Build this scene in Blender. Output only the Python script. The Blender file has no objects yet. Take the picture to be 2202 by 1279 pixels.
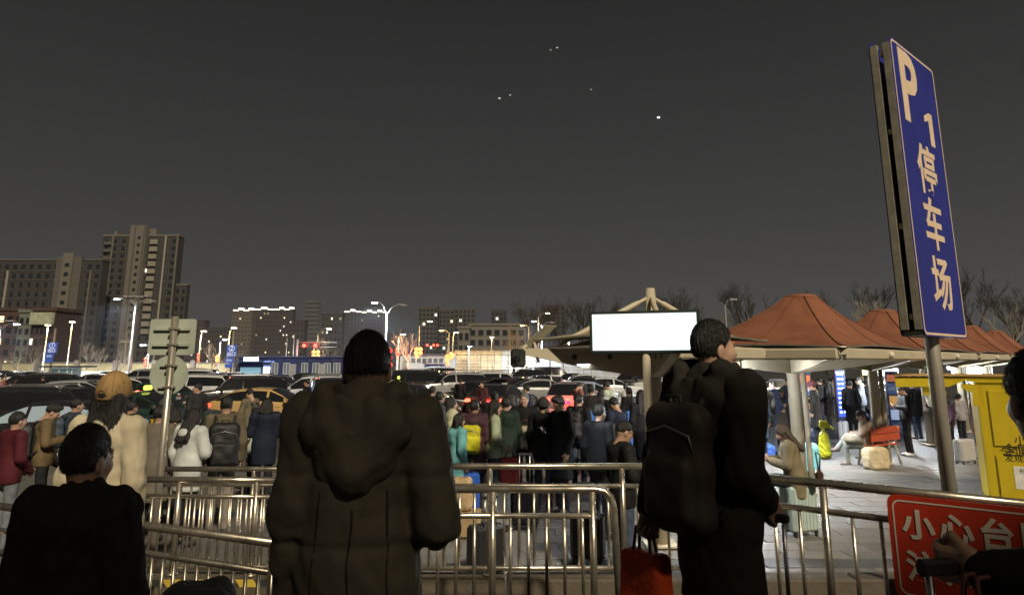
import bpy, math, random
import numpy as np
from mathutils import Vector, Matrix
R = math.radians
random.seed(7)
sc = bpy.context.scene
C = sc.collection

# ---------------------------------------------------------------- camera, sky, sun, exposure
FPX, CX, CY, HC, PITCH = 1530.0, 1101.0, 454.0, 2.36, R(11.9)
cam_d = bpy.data.cameras.new('camera')
cam = bpy.data.objects.new('camera', cam_d); C.objects.link(cam)
cam.location = (0, 0, HC); cam.rotation_euler = (math.pi/2 + PITCH, 0, 0)
cam_d.sensor_fit = 'HORIZONTAL'; cam_d.sensor_width = 36.0
cam_d.lens = 36.0*FPX/2202.0
cam_d.shift_y = -(639.5-CY)/2202.0
cam_d.clip_start = 0.05; cam_d.clip_end = 9000
sc.camera = cam

SUN_EL, SUN_AZ = R(38), R(-24)        # lamp light of the station front, arriving from behind and right of the camera
wd = bpy.data.worlds.new('World'); sc.world = wd; wd.use_nodes = True
nt = wd.node_tree; nt.nodes.clear()
wo = nt.nodes.new('ShaderNodeOutputWorld'); bg = nt.nodes.new('ShaderNodeBackground'); bg2 = nt.nodes.new('ShaderNodeBackground')
add = nt.nodes.new('ShaderNodeAddShader')
sky = nt.nodes.new('ShaderNodeTexSky'); sky.sky_type = 'NISHITA'; sky.sun_disc = False
sky.sun_elevation = SUN_EL; sky.sun_rotation = R(180)-SUN_AZ
nt.links.new(sky.outputs[0], bg.inputs[0]); bg.inputs[1].default_value = 0.0004
tc = nt.nodes.new('ShaderNodeTexCoord'); sx = nt.nodes.new('ShaderNodeSeparateXYZ'); rmp = nt.nodes.new('ShaderNodeValToRGB')
nt.links.new(tc.outputs['Generated'], sx.inputs[0]); nt.links.new(sx.outputs[2], rmp.inputs[0])
el = rmp.color_ramp.elements
el[0].position = 0.0; el[0].color = (0.058, 0.0555, 0.0550, 1)
el[1].position = 1.0; el[1].color = (0.0125, 0.0122, 0.0122, 1)
for p, c in ((0.06, .0560), (0.113, .0500), (0.2, .0405), (0.327, .0300), (0.42, .0232), (0.476, .0195), (0.6, .0160)):
    e = el.new(p); e.color = (c, c*.965, c*.95, 1)
nt.links.new(rmp.outputs[0], bg2.inputs[0]); bg2.inputs[1].default_value = 1.0
nt.links.new(bg.outputs[0], add.inputs[0]); nt.links.new(bg2.outputs[0], add.inputs[1]); nt.links.new(add.outputs[0], wo.inputs[0])

sun_d = bpy.data.lights.new('sun', 'SUN'); sun_d.energy = 3.4; sun_d.angle = R(3.0); sun_d.color = (1.0, 0.86, 0.64)
sun = bpy.data.objects.new('sun', sun_d); C.objects.link(sun)
sun.rotation_euler = (R(90)-SUN_EL, 0, -SUN_AZ)
sun.location = (0, -20, 30)

sc.view_settings.view_transform = 'Standard'; sc.view_settings.look = 'None'
sc.view_settings.exposure = 0.0; sc.view_settings.gamma = 1.0
sc.cycles.use_denoising = True
sc.cycles.max_bounces = 6; sc.cycles.diffuse_bounces = 3; sc.cycles.glossy_bounces = 4
sc.cycles.transparent_max_bounces = 8; sc.cycles.sample_clamp_indirect = 4.0
sc.cycles.caustics_reflective = False; sc.cycles.caustics_refractive = False

# ---------------------------------------------------------------- helpers
CP, SP = math.cos(PITCH), math.sin(PITCH)
def ray(px, py):
    u = (px-CX)/FPX; v = (CY-py)/FPX
    return Vector((u, CP - v*SP, SP + v*CP))
def at(px, py, Y):
    d = ray(px, py); return Vector((0, 0, HC)) + d*(Y/d.y)
def gx(px, Y, py=800):
    return at(px, py, Y).x
def zat(py, Y):
    return at(CX, py, Y).z
def ground(px, py, z=0.0):
    d = ray(px, py); return Vector((0, 0, HC)) + d*((z-HC)/d.z)

MATS = {}
def M(key, col=(.5,.5,.5), rough=.6, metal=0., emit=None, es=0., var=.18, vs=6., bump=0., bs=40., coat=0., trans=0., alpha=1., spec=.5, stretch=None, ridge=0.):
    if key in MATS: return MATS[key]
    m = bpy.data.materials.new(key); m.use_nodes = True; n = m.node_tree; b = n.nodes['Principled BSDF']
    b.inputs['Roughness'].default_value = rough; b.inputs['Metallic'].default_value = metal
    b.inputs['Coat Weight'].default_value = coat; b.inputs['Coat Roughness'].default_value = .06
    b.inputs['Transmission Weight'].default_value = trans; b.inputs['Alpha'].default_value = alpha
    b.inputs['Specular IOR Level'].default_value = spec
    col = tuple(col)+(1,)
    tcn = n.nodes.new('ShaderNodeTexCoord'); src = tcn.outputs['Object']
    if stretch:
        mp = n.nodes.new('ShaderNodeMapping'); mp.inputs['Scale'].default_value = stretch
        n.links.new(src, mp.inputs[0]); src = mp.outputs[0]
    if var > 0:
        ns = n.nodes.new('ShaderNodeTexNoise'); ns.inputs['Scale'].default_value = vs; ns.inputs['Detail'].default_value = 6; ns.inputs['Roughness'].default_value = .62
        n.links.new(src, ns.inputs['Vector'])
        mr = n.nodes.new('ShaderNodeMapRange'); mr.inputs['From Min'].default_value = .3; mr.inputs['From Max'].default_value = .7
        mr.inputs['To Min'].default_value = 1-var; mr.inputs['To Max'].default_value = 1+var
        n.links.new(ns.outputs['Fac'], mr.inputs['Value'])
        mx = n.nodes.new('ShaderNodeVectorMath'); mx.operation = 'SCALE'; mx.inputs[0].default_value = col[:3]
        n.links.new(mr.outputs[0], mx.inputs['Scale']); n.links.new(mx.outputs[0], b.inputs['Base Color'])
        if rough > .12:
            m2 = n.nodes.new('ShaderNodeMapRange'); m2.inputs['From Min'].default_value = .3; m2.inputs['From Max'].default_value = .7
            m2.inputs['To Min'].default_value = max(.03, rough-.1); m2.inputs['To Max'].default_value = min(1, rough+.1)
            n.links.new(ns.outputs['Fac'], m2.inputs['Value']); n.links.new(m2.outputs[0], b.inputs['Roughness'])
    else:
        b.inputs['Base Color'].default_value = col
    if bump > 0:
        nb = n.nodes.new('ShaderNodeTexNoise'); nb.inputs['Scale'].default_value = bs; nb.inputs['Detail'].default_value = 4
        n.links.new(src, nb.inputs['Vector'])
        if ridge: nb.noise_type = 'RIDGED_MULTIFRACTAL'; nb.inputs['Distortion'].default_value = ridge
        bm = n.nodes.new('ShaderNodeBump'); bm.inputs['Strength'].default_value = bump; bm.inputs['Distance'].default_value = .02
        n.links.new(nb.outputs['Fac'], bm.inputs['Height']); n.links.new(bm.outputs[0], b.inputs['Normal'])
    if emit is not None:
        b.inputs['Emission Color'].default_value = tuple(emit)+(1,); b.inputs['Emission Strength'].default_value = es
    MATS[key] = m
    return m

class MB:
    def __init__(s): s.v = []; s.f = []
    def add(s, vs, fs):
        o = len(s.v); s.v += [tuple(v) for v in vs]; s.f += [tuple(i+o for i in f) for f in fs]; return s
    def box(s, c, d, rz=0., bev=0.):
        hx, hy, hz = d[0]/2, d[1]/2, d[2]/2
        b = min(bev, hx*.49, hy*.49, hz*.49)
        if b > 0:
            vs = []
            for sx_ in (-1,1):
                for sy in (-1,1):
                    for sz in (-1,1):
                        vs += [(sx_*hx, sy*(hy-b), sz*(hz-b)), (sx_*(hx-b), sy*hy, sz*(hz-b)), (sx_*(hx-b), sy*(hy-b), sz*hz)]
            I = lambda a,b_,c_,k: ((a>0)*4+(b_>0)*2+(c_>0))*3+k
            fs = []
            for a in (-1,1):
                q = [I(a,-1,-1,0), I(a,1,-1,0), I(a,1,1,0), I(a,-1,1,0)]; fs.append(q if a>0 else q[::-1])
                q = [I(-1,a,-1,1), I(-1,a,1,1), I(1,a,1,1), I(1,a,-1,1)]; fs.append(q if a>0 else q[::-1])
                q = [I(-1,-1,a,2), I(1,-1,a,2), I(1,1,a,2), I(-1,1,a,2)]; fs.append(q if a>0 else q[::-1])
            for a in (-1,1):
                for b_ in (-1,1):
                    q = [I(a,b_,-1,0), I(a,b_,-1,1), I(a,b_,1,1), I(a,b_,1,0)]; fs.append(q if a*b_>0 else q[::-1])
                    q = [I(a,-1,b_,0), I(a,1,b_,0), I(a,1,b_,2), I(a,-1,b_,2)]; fs.append(q if a*b_>0 else q[::-1])
                    q = [I(-1,a,b_,1), I(-1,a,b_,2), I(1,a,b_,2), I(1,a,b_,1)]; fs.append(q if a*b_>0 else q[::-1])
                    for c_ in (-1,1):
                        q = [I(a,b_,c_,0), I(a,b_,c_,1), I(a,b_,c_,2)]; fs.append(q if a*b_*c_>0 else q[::-1])
        else:
            vs = [(x*hx, y*hy, z*hz) for x in (-1,1) for y in (-1,1) for z in (-1,1)]
            fs = [(0,1,3,2),(4,6,7,5),(0,4,5,1),(2,3,7,6),(0,2,6,4),(1,5,7,3)]
        ca, sa = math.cos(rz), math.sin(rz)
        vs = [(c[0]+x*ca-y*sa, c[1]+x*sa+y*ca, c[2]+z) for x,y,z in vs]
        return s.add(vs, fs)
    def tube(s, pts, r, n=8, caps=True):
        pts = [Vector(p) for p in pts]; k = len(pts)
        rs = r if isinstance(r, (list, tuple)) else [r]*k
        t0 = (pts[1]-pts[0]).normalized()
        up = Vector((0,0,1)) if abs(t0.z) < .9 else Vector((1,0,0))
        u = t0.cross(up).normalized(); rings = []
        for i in range(k):
            if i == 0: t = t0
            elif i == k-1: t = (pts[-1]-pts[-2]).normalized()
            else: t = ((pts[i]-pts[i-1]).normalized()+(pts[i+1]-pts[i]).normalized()).normalized()
            u = (u - t*u.dot(t)).normalized(); w = t.cross(u)
            rings.append([pts[i]+(u*math.cos(2*math.pi*j/n)+w*math.sin(2*math.pi*j/n))*rs[i] for j in range(n)])
        fs = []
        for i in range(k-1):
            for j in range(n):
                a = i*n+j; b = i*n+(j+1)%n; fs.append((a, b, b+n, a+n))
        if caps: fs += [tuple(range(n-1,-1,-1)), tuple(range((k-1)*n, k*n))]
        return s.add([p for rg in rings for p in rg], fs)
    def prism(s, poly, a, b, axis='y'):
        # polygon of (p,q) pairs extruded from a to b along axis
        def m(p, q, t): return {'x': (t,p,q), 'y': (p,t,q), 'z': (p,q,t)}[axis]
        n = len(poly); vs = [m(p,q,a) for p,q in poly]+[m(p,q,b) for p,q in poly]
        fs = [tuple(range(n)), tuple(range(2*n-1, n-1, -1))]+[(i, i+n, (i+1)%n+n, (i+1)%n) for i in range(n)]
        return s.add(vs, fs)
    def ball(s, c, r, nu=12, nv=8):
        rx, ry, rz_ = r if isinstance(r, (tuple, list)) else (r,r,r)
        vs = [(c[0], c[1], c[2]+rz_)]
        for i in range(1, nv):
            th = math.pi*i/nv
            for j in range(nu):
                ph = 2*math.pi*j/nu; vs.append((c[0]+rx*math.sin(th)*math.cos(ph), c[1]+ry*math.sin(th)*math.sin(ph), c[2]+rz_*math.cos(th)))
        vs.append((c[0], c[1], c[2]-rz_)); L = len(vs)-1
        fs = [(0, 1+j, 1+(j+1)%nu) for j in range(nu)]
        for i in range(nv-2):
            for j in range(nu):
                a = 1+i*nu+j; b = 1+i*nu+(j+1)%nu; fs.append((a, a+nu, b+nu, b))
        fs += [(L, 1+(nv-2)*nu+(j+1)%nu, 1+(nv-2)*nu+j) for j in range(nu)]
        return s.add(vs, fs)
    def mesh(s, name, smooth=False):
        m = bpy.data.meshes.new(name); m.from_pydata(s.v, [], s.f); m.validate(); m.update()
        fix_normals(m)
        if smooth: m.shade_smooth() if hasattr(m, 'shade_smooth') else None
        return m
    def build(s, name, mat=None, parent=None, smooth=False, loc=None):
        return obj(name, s.mesh(name, smooth), mat, parent, loc)

import bmesh
def fix_normals(m):
    bm = bmesh.new(); bm.from_mesh(m); bmesh.ops.recalc_face_normals(bm, faces=bm.faces); bm.to_mesh(m); bm.free()

def obj(name, me, mat=None, parent=None, loc=None, rot=None):
    o = bpy.data.objects.new(name, me); C.objects.link(o)
    if mat is not None:
        if not me.materials: me.materials.append(mat)
        if me.materials[0] is not mat:
            o.material_slots[0].link = 'OBJECT'; o.material_slots[0].material = mat
    if parent is not None: o.parent = parent
    if loc is not None: o.location = loc
    if rot is not None: o.rotation_euler = rot
    return o
def tag(o, label=None, cat=None, group=None, kind=None):
    if label: o['label'] = label
    if cat: o['category'] = cat
    if group: o['group'] = group
    if kind: o['kind'] = kind
    return o
def thing(name, label, cat, loc=(0,0,0), rz=0., group=None):
    o = bpy.data.objects.new(name, None); C.objects.link(o); o.empty_display_size = .1
    o.location = loc; o.rotation_euler = (0,0,rz)
    return tag(o, label, cat, group)
def dup(root, loc, rz, label=None, group=None, scale=None):
    r = root.copy(); C.objects.link(r); r.location = loc; r.rotation_euler = (0,0,rz)
    if scale: r.scale = scale if isinstance(scale, tuple) else (scale,)*3
    if label: r['label'] = label
    if group: r['group'] = group
    for ch in list(root.children):
        c = ch.copy(); C.objects.link(c); c.parent = r
        for g in list(ch.children):
            d = g.copy(); C.objects.link(d); d.parent = c
    return r

def text_mesh(body, size, bold=0.0, depth=0.0, align='CENTER'):
    cu = bpy.data.curves.new('lettering', 'FONT'); cu.body = body; cu.size = size; cu.align_x = align; cu.align_y = 'CENTER'
    cu.offset = bold; cu.extrude = depth; cu.resolution_u = 3
    o = bpy.data.objects.new('lettering', cu); C.objects.link(o)
    dg = bpy.context.evaluated_depsgraph_get(); dg.update()
    me = bpy.data.meshes.new_from_object(o.evaluated_get(dg)); me.name = 'lettering'
    bpy.data.objects.remove(o); return me
def place_text(name, body, size, mat, parent, basis, bold=0., sx_=1., depth=.001):
    # basis: Matrix whose x axis is the reading direction, y up, z towards the reader
    me = text_mesh(body, size, bold, depth); me.materials.clear()
    me.transform(Matrix.Diagonal((sx_,1,1,1))); me.transform(basis)
    return obj(name, me, mat, parent)
def basis(o, x, y):
    x = Vector(x).normalized(); y = Vector(y).normalized(); z = x.cross(y)
    return Matrix(((x.x,y.x,z.x,o[0]),(x.y,y.y,z.y,o[1]),(x.z,y.z,z.z,o[2]),(0,0,0,1)))

# ---------------------------------------------------------------- implicit surfaces (one continuous skin per body or garment)
def smin(a, b, k):
    h = np.clip(.5+.5*(b-a)/k, 0, 1); return b*(1-h)+a*h - k*h*(1-h)
def smax(a, b, k): return -smin(-a, -b, k)
def cap(p, a, b, ra, rb=None):
    rb = ra if rb is None else rb
    a = np.array(a, np.float32); b = np.array(b, np.float32); ba = b-a
    pa = [p[i]-a[i] for i in range(3)]
    h = np.clip((pa[0]*ba[0]+pa[1]*ba[1]+pa[2]*ba[2])/max(1e-9, float(ba@ba)), 0, 1)
    return np.sqrt((pa[0]-ba[0]*h)**2+(pa[1]-ba[1]*h)**2+(pa[2]-ba[2]*h)**2) - (ra+(rb-ra)*h)
def ell(p, c, r):
    q = [(p[i]-c[i])/r[i] for i in range(3)]; k0 = np.sqrt(q[0]**2+q[1]**2+q[2]**2)
    k1 = np.sqrt((q[0]/r[0])**2+(q[1]/r[1])**2+(q[2]/r[2])**2)
    return k0*(k0-1)/np.maximum(k1, 1e-6)
def fold(p, f, seed, n=6, st=(1,1,1)):
    # irregular creases: warped waves in random directions, roughly -1..1
    r = random.Random(seed); o = 0
    for i in range(n):
        d = [r.gauss(0,1)*st[k] for k in range(3)]; l = math.sqrt(sum(x*x for x in d)); e = [r.gauss(0,1) for _ in range(3)]
        a = sum(p[k]*(d[k]/l) for k in range(3))*f*r.uniform(.6,1.5); b = sum(p[k]*e[k] for k in range(3))*f*.45
        w = np.sin(a+r.uniform(0,6)+1.4*np.sin(b+r.uniform(0,6))); o = o+(1-2*np.abs(w)**.7 if i % 2 else w)
    return o/n
def rbox(p, c, h, r):
    q = [np.abs(p[i]-c[i])-(h[i]-r) for i in range(3)]
    return np.sqrt(sum(np.maximum(x,0)**2 for x in q)) + np.minimum(np.maximum(np.maximum(q[0],q[1]),q[2]),0) - r
def surf(fn, lo, hi, res):
    # surface nets
    ax = [np.arange(lo[i]-res, hi[i]+2*res, res, dtype=np.float32) for i in range(3)]
    p = np.meshgrid(*ax, indexing='ij'); d = fn(p).astype(np.float32)
    s = d < 0; n = d.shape
    c0 = [slice(0,-1), slice(1,None)]
    cnt = np.zeros([x-1 for x in n], np.float32); acc = [np.zeros_like(cnt) for _ in range(3)]
    corner = lambda a,b,c: (c0[a], c0[b], c0[c])
    for axis in range(3):
        for u in (0,1):
            for w in (0,1):
                i0 = [u,w]; i0.insert(axis,0); i1 = [u,w]; i1.insert(axis,1)
                A = d[corner(*i0)]; B = d[corner(*i1)]; x = (A<0) != (B<0)
                t = np.where(x, A/np.where(np.abs(A-B)<1e-9, 1e-9, A-B), 0)
                cnt += x
                for k in range(3): acc[k] += np.where(x, (t if k == axis else i0[k]), 0)
    act = cnt > 0; idx = -np.ones(cnt.shape, np.int64); idx[act] = np.arange(act.sum())
    ii = np.argwhere(act); V = np.stack([lo[k]-res + (ii[:,k] + acc[k][act]/cnt[act])*res for k in range(3)], 1)
    F = []
    for axis in range(3):
        sl0 = [slice(1,-1)]*3; sl1 = [slice(1,-1)]*3
        sl0[axis] = slice(0,-1); sl1[axis] = slice(1,None)
        A = s[tuple(sl0)]; B = s[tuple(sl1)]; e = np.argwhere(A != B); fl = A[tuple(e.T)]
        o = [e[:,k] + (0 if k == axis else 1) for k in range(3)]
        u, w = [k for k in range(3) if k != axis]
        def cell(du, dw):
            q = list(o); q[u] = o[u]-du; q[w] = o[w]-dw; return idx[q[0],q[1],q[2]]
        q = np.stack([cell(1,1), cell(0,1), cell(0,0), cell(1,0)], 1)
        if axis == 1: fl = ~fl
        q[~fl] = q[~fl][:, ::-1]; F.append(q)
    F = np.concatenate(F); F = F[(F >= 0).all(1)]
    return V, F
def vf_mesh(name, V, F):
    m = bpy.data.meshes.new(name)
    m.vertices.add(len(V)); m.vertices.foreach_set('co', np.asarray(V, np.float32).ravel())
    m.loops.add(len(F)*4); m.loops.foreach_set('vertex_index', np.asarray(F, np.int32).ravel())
    m.polygons.add(len(F)); m.polygons.foreach_set('loop_start', np.arange(0, len(F)*4, 4, dtype=np.int32))
    m.polygons.foreach_set('use_smooth', np.ones(len(F), bool))
    m.update(calc_edges=True); m.validate(); return m
def join_vf(parts):
    V = []; F = []; o = 0
    for v, f in parts: V.append(v); F.append(f+o); o += len(v)
    return np.concatenate(V), np.concatenate(F)
def xf(vf, mat):
    v, f = vf; m = np.array(mat); v2 = v@m[:3,:3].T+m[:3,3]
    if np.linalg.det(m[:3,:3]) < 0: f = f[:, ::-1]
    return v2, f
# ---------------------------------------------------------------- people
def mirror(j):
    return j
def pose(n):
    J = dict(pel=(0,0,.95), chest=(0,.0,1.33), hl=(-.095,0,.92), hr=(.095,0,.92), kl=(-.10,.02,.49), kr=(.10,.02,.49), al=(-.10,-.02,.09), ar=(.10,-.02,.09),
             fl=(-.13,.13,.035), fr=(.13,.13,.035), sl=(-.185,0,1.42), sr=(.185,0,1.42), el=(-.25,-.03,1.15), er=(.25,-.03,1.15), wl=(-.25,.05,.91), wr=(.25,.05,.91),
             head=(0,.03,1.60), hy=0., hp=0., gl=0, gr=0, hdl=None, hdr=None)
    U = {}
    if n == 'phone': U = dict(el=(-.26,.03,1.17), er=(.26,.03,1.17), wl=(-.09,.25,1.19), wr=(.09,.26,1.20), hp=-28, gl=1, gr=1, head=(0,.055,1.59))
    elif n == 'phone1': U = dict(er=(.27,.02,1.17), wr=(.10,.27,1.21), gr=1, hp=-18, head=(0,.045,1.595))
    elif n == 'turn': U = dict(hy=50, er=(.27,.02,1.17), wr=(.14,.22,1.05), gr=1)
    elif n == 'turnr': U = dict(hy=-50, el=(-.27,.02,1.17), wl=(-.14,.22,1.05))
    elif n == 'walk': U = dict(kl=(-.10,.17,.52), al=(-.10,.16,.11), fl=(-.12,.31,.05), kr=(.10,-.05,.48), ar=(.10,-.33,.13), fr=(.12,-.19,.04), el=(-.25,-.10,1.16), wl=(-.24,-.10,.92), er=(.25,.06,1.16), wr=(.22,.22,.98))
    elif n == 'pull': U = dict(er=(.27,-.10,1.17), wr=(.29,-.22,.95), gr=1, kl=(-.10,.10,.50), al=(-.10,.09,.09), fl=(-.12,.24,.04))
    elif n == 'hold': U = dict(el=(-.25,.0,1.16), er=(.25,.0,1.16), wl=(-.12,.20,.98), wr=(.12,.20,.98), gl=1, gr=1)
    elif n == 'point': U = dict(er=(.30,.14,1.25), wr=(.26,.38,1.32), gr=1, hy=-20)
    elif n == 'sit':
        U = dict(pel=(0,0,.56), chest=(0,.06,.93), hl=(-.10,.02,.53), hr=(.10,.02,.53), kl=(-.13,.44,.54), kr=(.13,.44,.54), al=(-.14,.40,.10), ar=(.14,.42,.10), fl=(-.17,.56,.035), fr=(.17,.58,.035),
                 sl=(-.175,.07,1.02), sr=(.175,.07,1.02), el=(-.24,.12,.77), er=(.24,.12,.77), wl=(-.08,.33,.80), wr=(.08,.34,.82), head=(0,.14,1.19), hp=-30, gl=1, gr=1)
    elif n == 'cross':
        U = dict(pel=(0,0,.52), chest=(0,.0,.90), hl=(-.10,.02,.50), hr=(.10,.02,.50), kl=(-.10,.46,.47), kr=(.05,.44,.66), al=(-.10,.44,.10), ar=(-.15,.66,.42), fl=(-.12,.60,.04), fr=(-.17,.80,.36),
                 sl=(-.175,.0,.99), sr=(.175,.0,.99), el=(-.25,.08,.75), er=(.25,.08,.75), wl=(-.06,.30,.74), wr=(.07,.30,.76), head=(0,.07,1.17), hp=-25, hy=0, gl=1, gr=1)
    elif n == 'F_olive':   # left arm down, right forearm forward
        U = dict(sl=(-.187,0,1.412), sr=(.187,0,1.412), er=(.265,-.05,1.12), wr=(.20,.20,1.05), gr=1, el=(-.225,-.02,1.14), wl=(-.225,.02,.87), hy=6, head=(.0,.03,1.582), hs=1.0)
    elif n == 'F_pack':    # right hand forward on a trolley handle, left hand hanging with a bag
        U = dict(er=(.23,-.08,1.15), wr=(.20,.08,1.02), gr=1, el=(-.25,-.10,1.16), wl=(-.26,-.17,.96), gl=1, hy=-18, head=(.0,.03,1.585), hs=.90)
    elif n == 'F_reach':   # left arm reaching out sideways and forward
        U = dict(chest=(0,.07,1.33), sl=(-.18,.08,1.42), sr=(.18,.08,1.42), el=(-.25,.12,1.24), wl=(-.22,.30,1.24), gl=1, hy=-62, head=(0,.15,1.59))
    elif n == 'F_boy': U = dict(hy=-10, head=(.0,.03,1.60), el=(-.27,.0,1.15), wl=(-.2,.2,1.02), er=(.27,.0,1.15), wr=(.2,.2,1.02))
    J.update(U); return J

def head_sdf(p):
    d = ell(p, (0,-.012,.022), (.075,.096,.103))
    d = smin(d, ell(p, (0,.026,-.055), (.056,.060,.068)), .04)
    d = smin(d, cap(p, (0,.084,.022), (0,.108,-.018), .008, .0145), .016)
    for s in (-1,1):
        d = smin(d, ell(p, (s*.078,-.008,-.008), (.010,.022,.032)), .008)
        d = smin(d, ell(p, (s*.040,.058,-.02), (.026,.028,.028)), .02)
        d = smax(d, -ell(p, (s*.031,.095,.014), (.020,.014,.011)), .012)
        d = smin(d, ell(p, (s*.031,.076,.014), (.015,.013,.010)), .004)
        d = smin(d, cap(p, (s*.016,.092,.031), (s*.046,.080,.032), .006), .01)
    d = smin(d, cap(p, (-.018,.083,-.058), (.018,.083,-.058), .008), .010)
    d = smin(d, cap(p, (0,-.015,-.05), (0,-.045,-.17), .055, .060), .03)
    return d
def hair_sdf(p, style):
    base = ell(p, (0,-.018,.034), (.087,.106,.104))
    if style == 'buzz': base = ell(p, (0,-.014,.026), (.080,.101,.106))
    if style == 'volume': base = smin(ell(p, (0,-.014,.044), (.092,.110,.108)), ell(p, (.0,.05,.10), (.07,.05,.05)), .03)
    ph = np.arctan2(p[0], p[1]+.02); wob = .0022*np.sin(ph*34+9*p[2]+2*np.sin(p[2]*30+ph*3))+.003*fold(p, 38, 5, st=(1,1,.35))
    face = ell(p, (0,.135,-.035), (.086,.105,.096))
    d = smax(base+wob, -face, .012)
    if style in ('short','buzz','volume'):
        cut = (-.030 - p[2])+ .35*np.maximum(p[1]+.02, 0)*3
        if style == 'buzz': cut = (-.012 - p[2])+.35*np.maximum(p[1]+.02, 0)*2
        d = smax(d, cut, .015)
        for s in (-1,1): d = smax(d, -ell(p, (s*.086,.0,-.012), (.02,.03,.042)), .008)
    elif style in ('long','bob'):
        L = -.34 if style == 'long' else -.17
        for x in (-.06,-.02,.02,.06):
            d = smin(d, cap(p, (x*1.05,-.060,.0), (x*1.5,-.125 if style == 'long' else -.095,L+abs(x)*.6), .046, .032), .03)
        for s in (-1,1): d = smin(d, cap(p, (s*.070,-.005,.02), (s*.085,.0 if style=='long' else .02,-.16), .026, .018), .02)
        d = smax(d, -ell(p, (0,.135,-.045), (.075,.100,.105)), .01) + wob
    elif style == 'pony':
        d = smax(d, (-.055 - p[2])+.9*np.maximum(p[1],0), .015)
        d = smin(d, cap(p, (0,-.12,.05), (0,-.15,-.16), .034, .018), .02)
    elif style in ('cap','beanie'):
        d = smax(base+wob, -face, .012); d = smax(d, -.075-p[2], .01)
    return d
def cap_sdf(p, style):
    d = ell(p, (0,-.014,.042), (.107,.131,.119)); d = smax(d, .006-p[2]+.10*p[1], .008)
    if style == 'cap': d = smin(d, smax(ell(p, (0,.10,.03), (.075,.095,.016)), -p[1], .01), .012)
    else: d = smin(d, ell(p, (0,-.012,.022), (.105,.127,.026)), .01)
    return d
def hand_sdf(p, grip):
    d = smin(rbox(p, (0,.0,-.052), (.013,.040,.046), .012), cap(p, (0,0,.02), (0,0,-.02), .026, .026), .02)
    for y, L in ((.031,.072),(.010,.082),(-.011,.077),(-.031,.060)):
        a = np.array((0., y, -.092)); c1 = R(25 if not grip else 80); c2 = R(50 if not grip else 165)
        b = a+np.array((-math.sin(c1), 0, -math.cos(c1)))*L*.5; c = b+np.array((-math.sin(c2), 0, -math.cos(c2)))*L*.5
        d = smin(d, cap(p, a, b, .0095, .0088), .004); d = np.minimum(d, cap(p, b, c, .0088, .0075))
    t = [(0,.034,-.03), (-.014,.058,-.062), (-.026,.058,-.092) if not grip else (-.045,.040,-.085)]
    d = smin(d, cap(p, t[0], t[1], .013, .011), .012); d = smin(d, cap(p, t[1], t[2], .011, .008), .004)
    return d
CACHE = {}
def cached(key, fn):
    if key not in CACHE: CACHE[key] = fn()
    return CACHE[key]
def canon(kind, style, res):
    f = {'head': lambda p: head_sdf(p), 'hair': lambda p: hair_sdf(p, style), 'hat': lambda p: cap_sdf(p, style), 'hand': lambda p: hand_sdf(p, style)}[kind]
    lo, hi = {'head': ((-.11,-.14,-.20),(.11,.14,.16)), 'hair': ((-.16,-.19,-.42 if style == 'long' else -.26),(.16,.16,.18)), 'hat': ((-.13,-.16,-.06),(.13,.24,.18)), 'hand': ((-.09,-.06,-.19),(.04,.09,.05))}[kind]
    return cached((kind, style, res), lambda: surf(f, lo, hi, res))
def lean(p, J): return p
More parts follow.
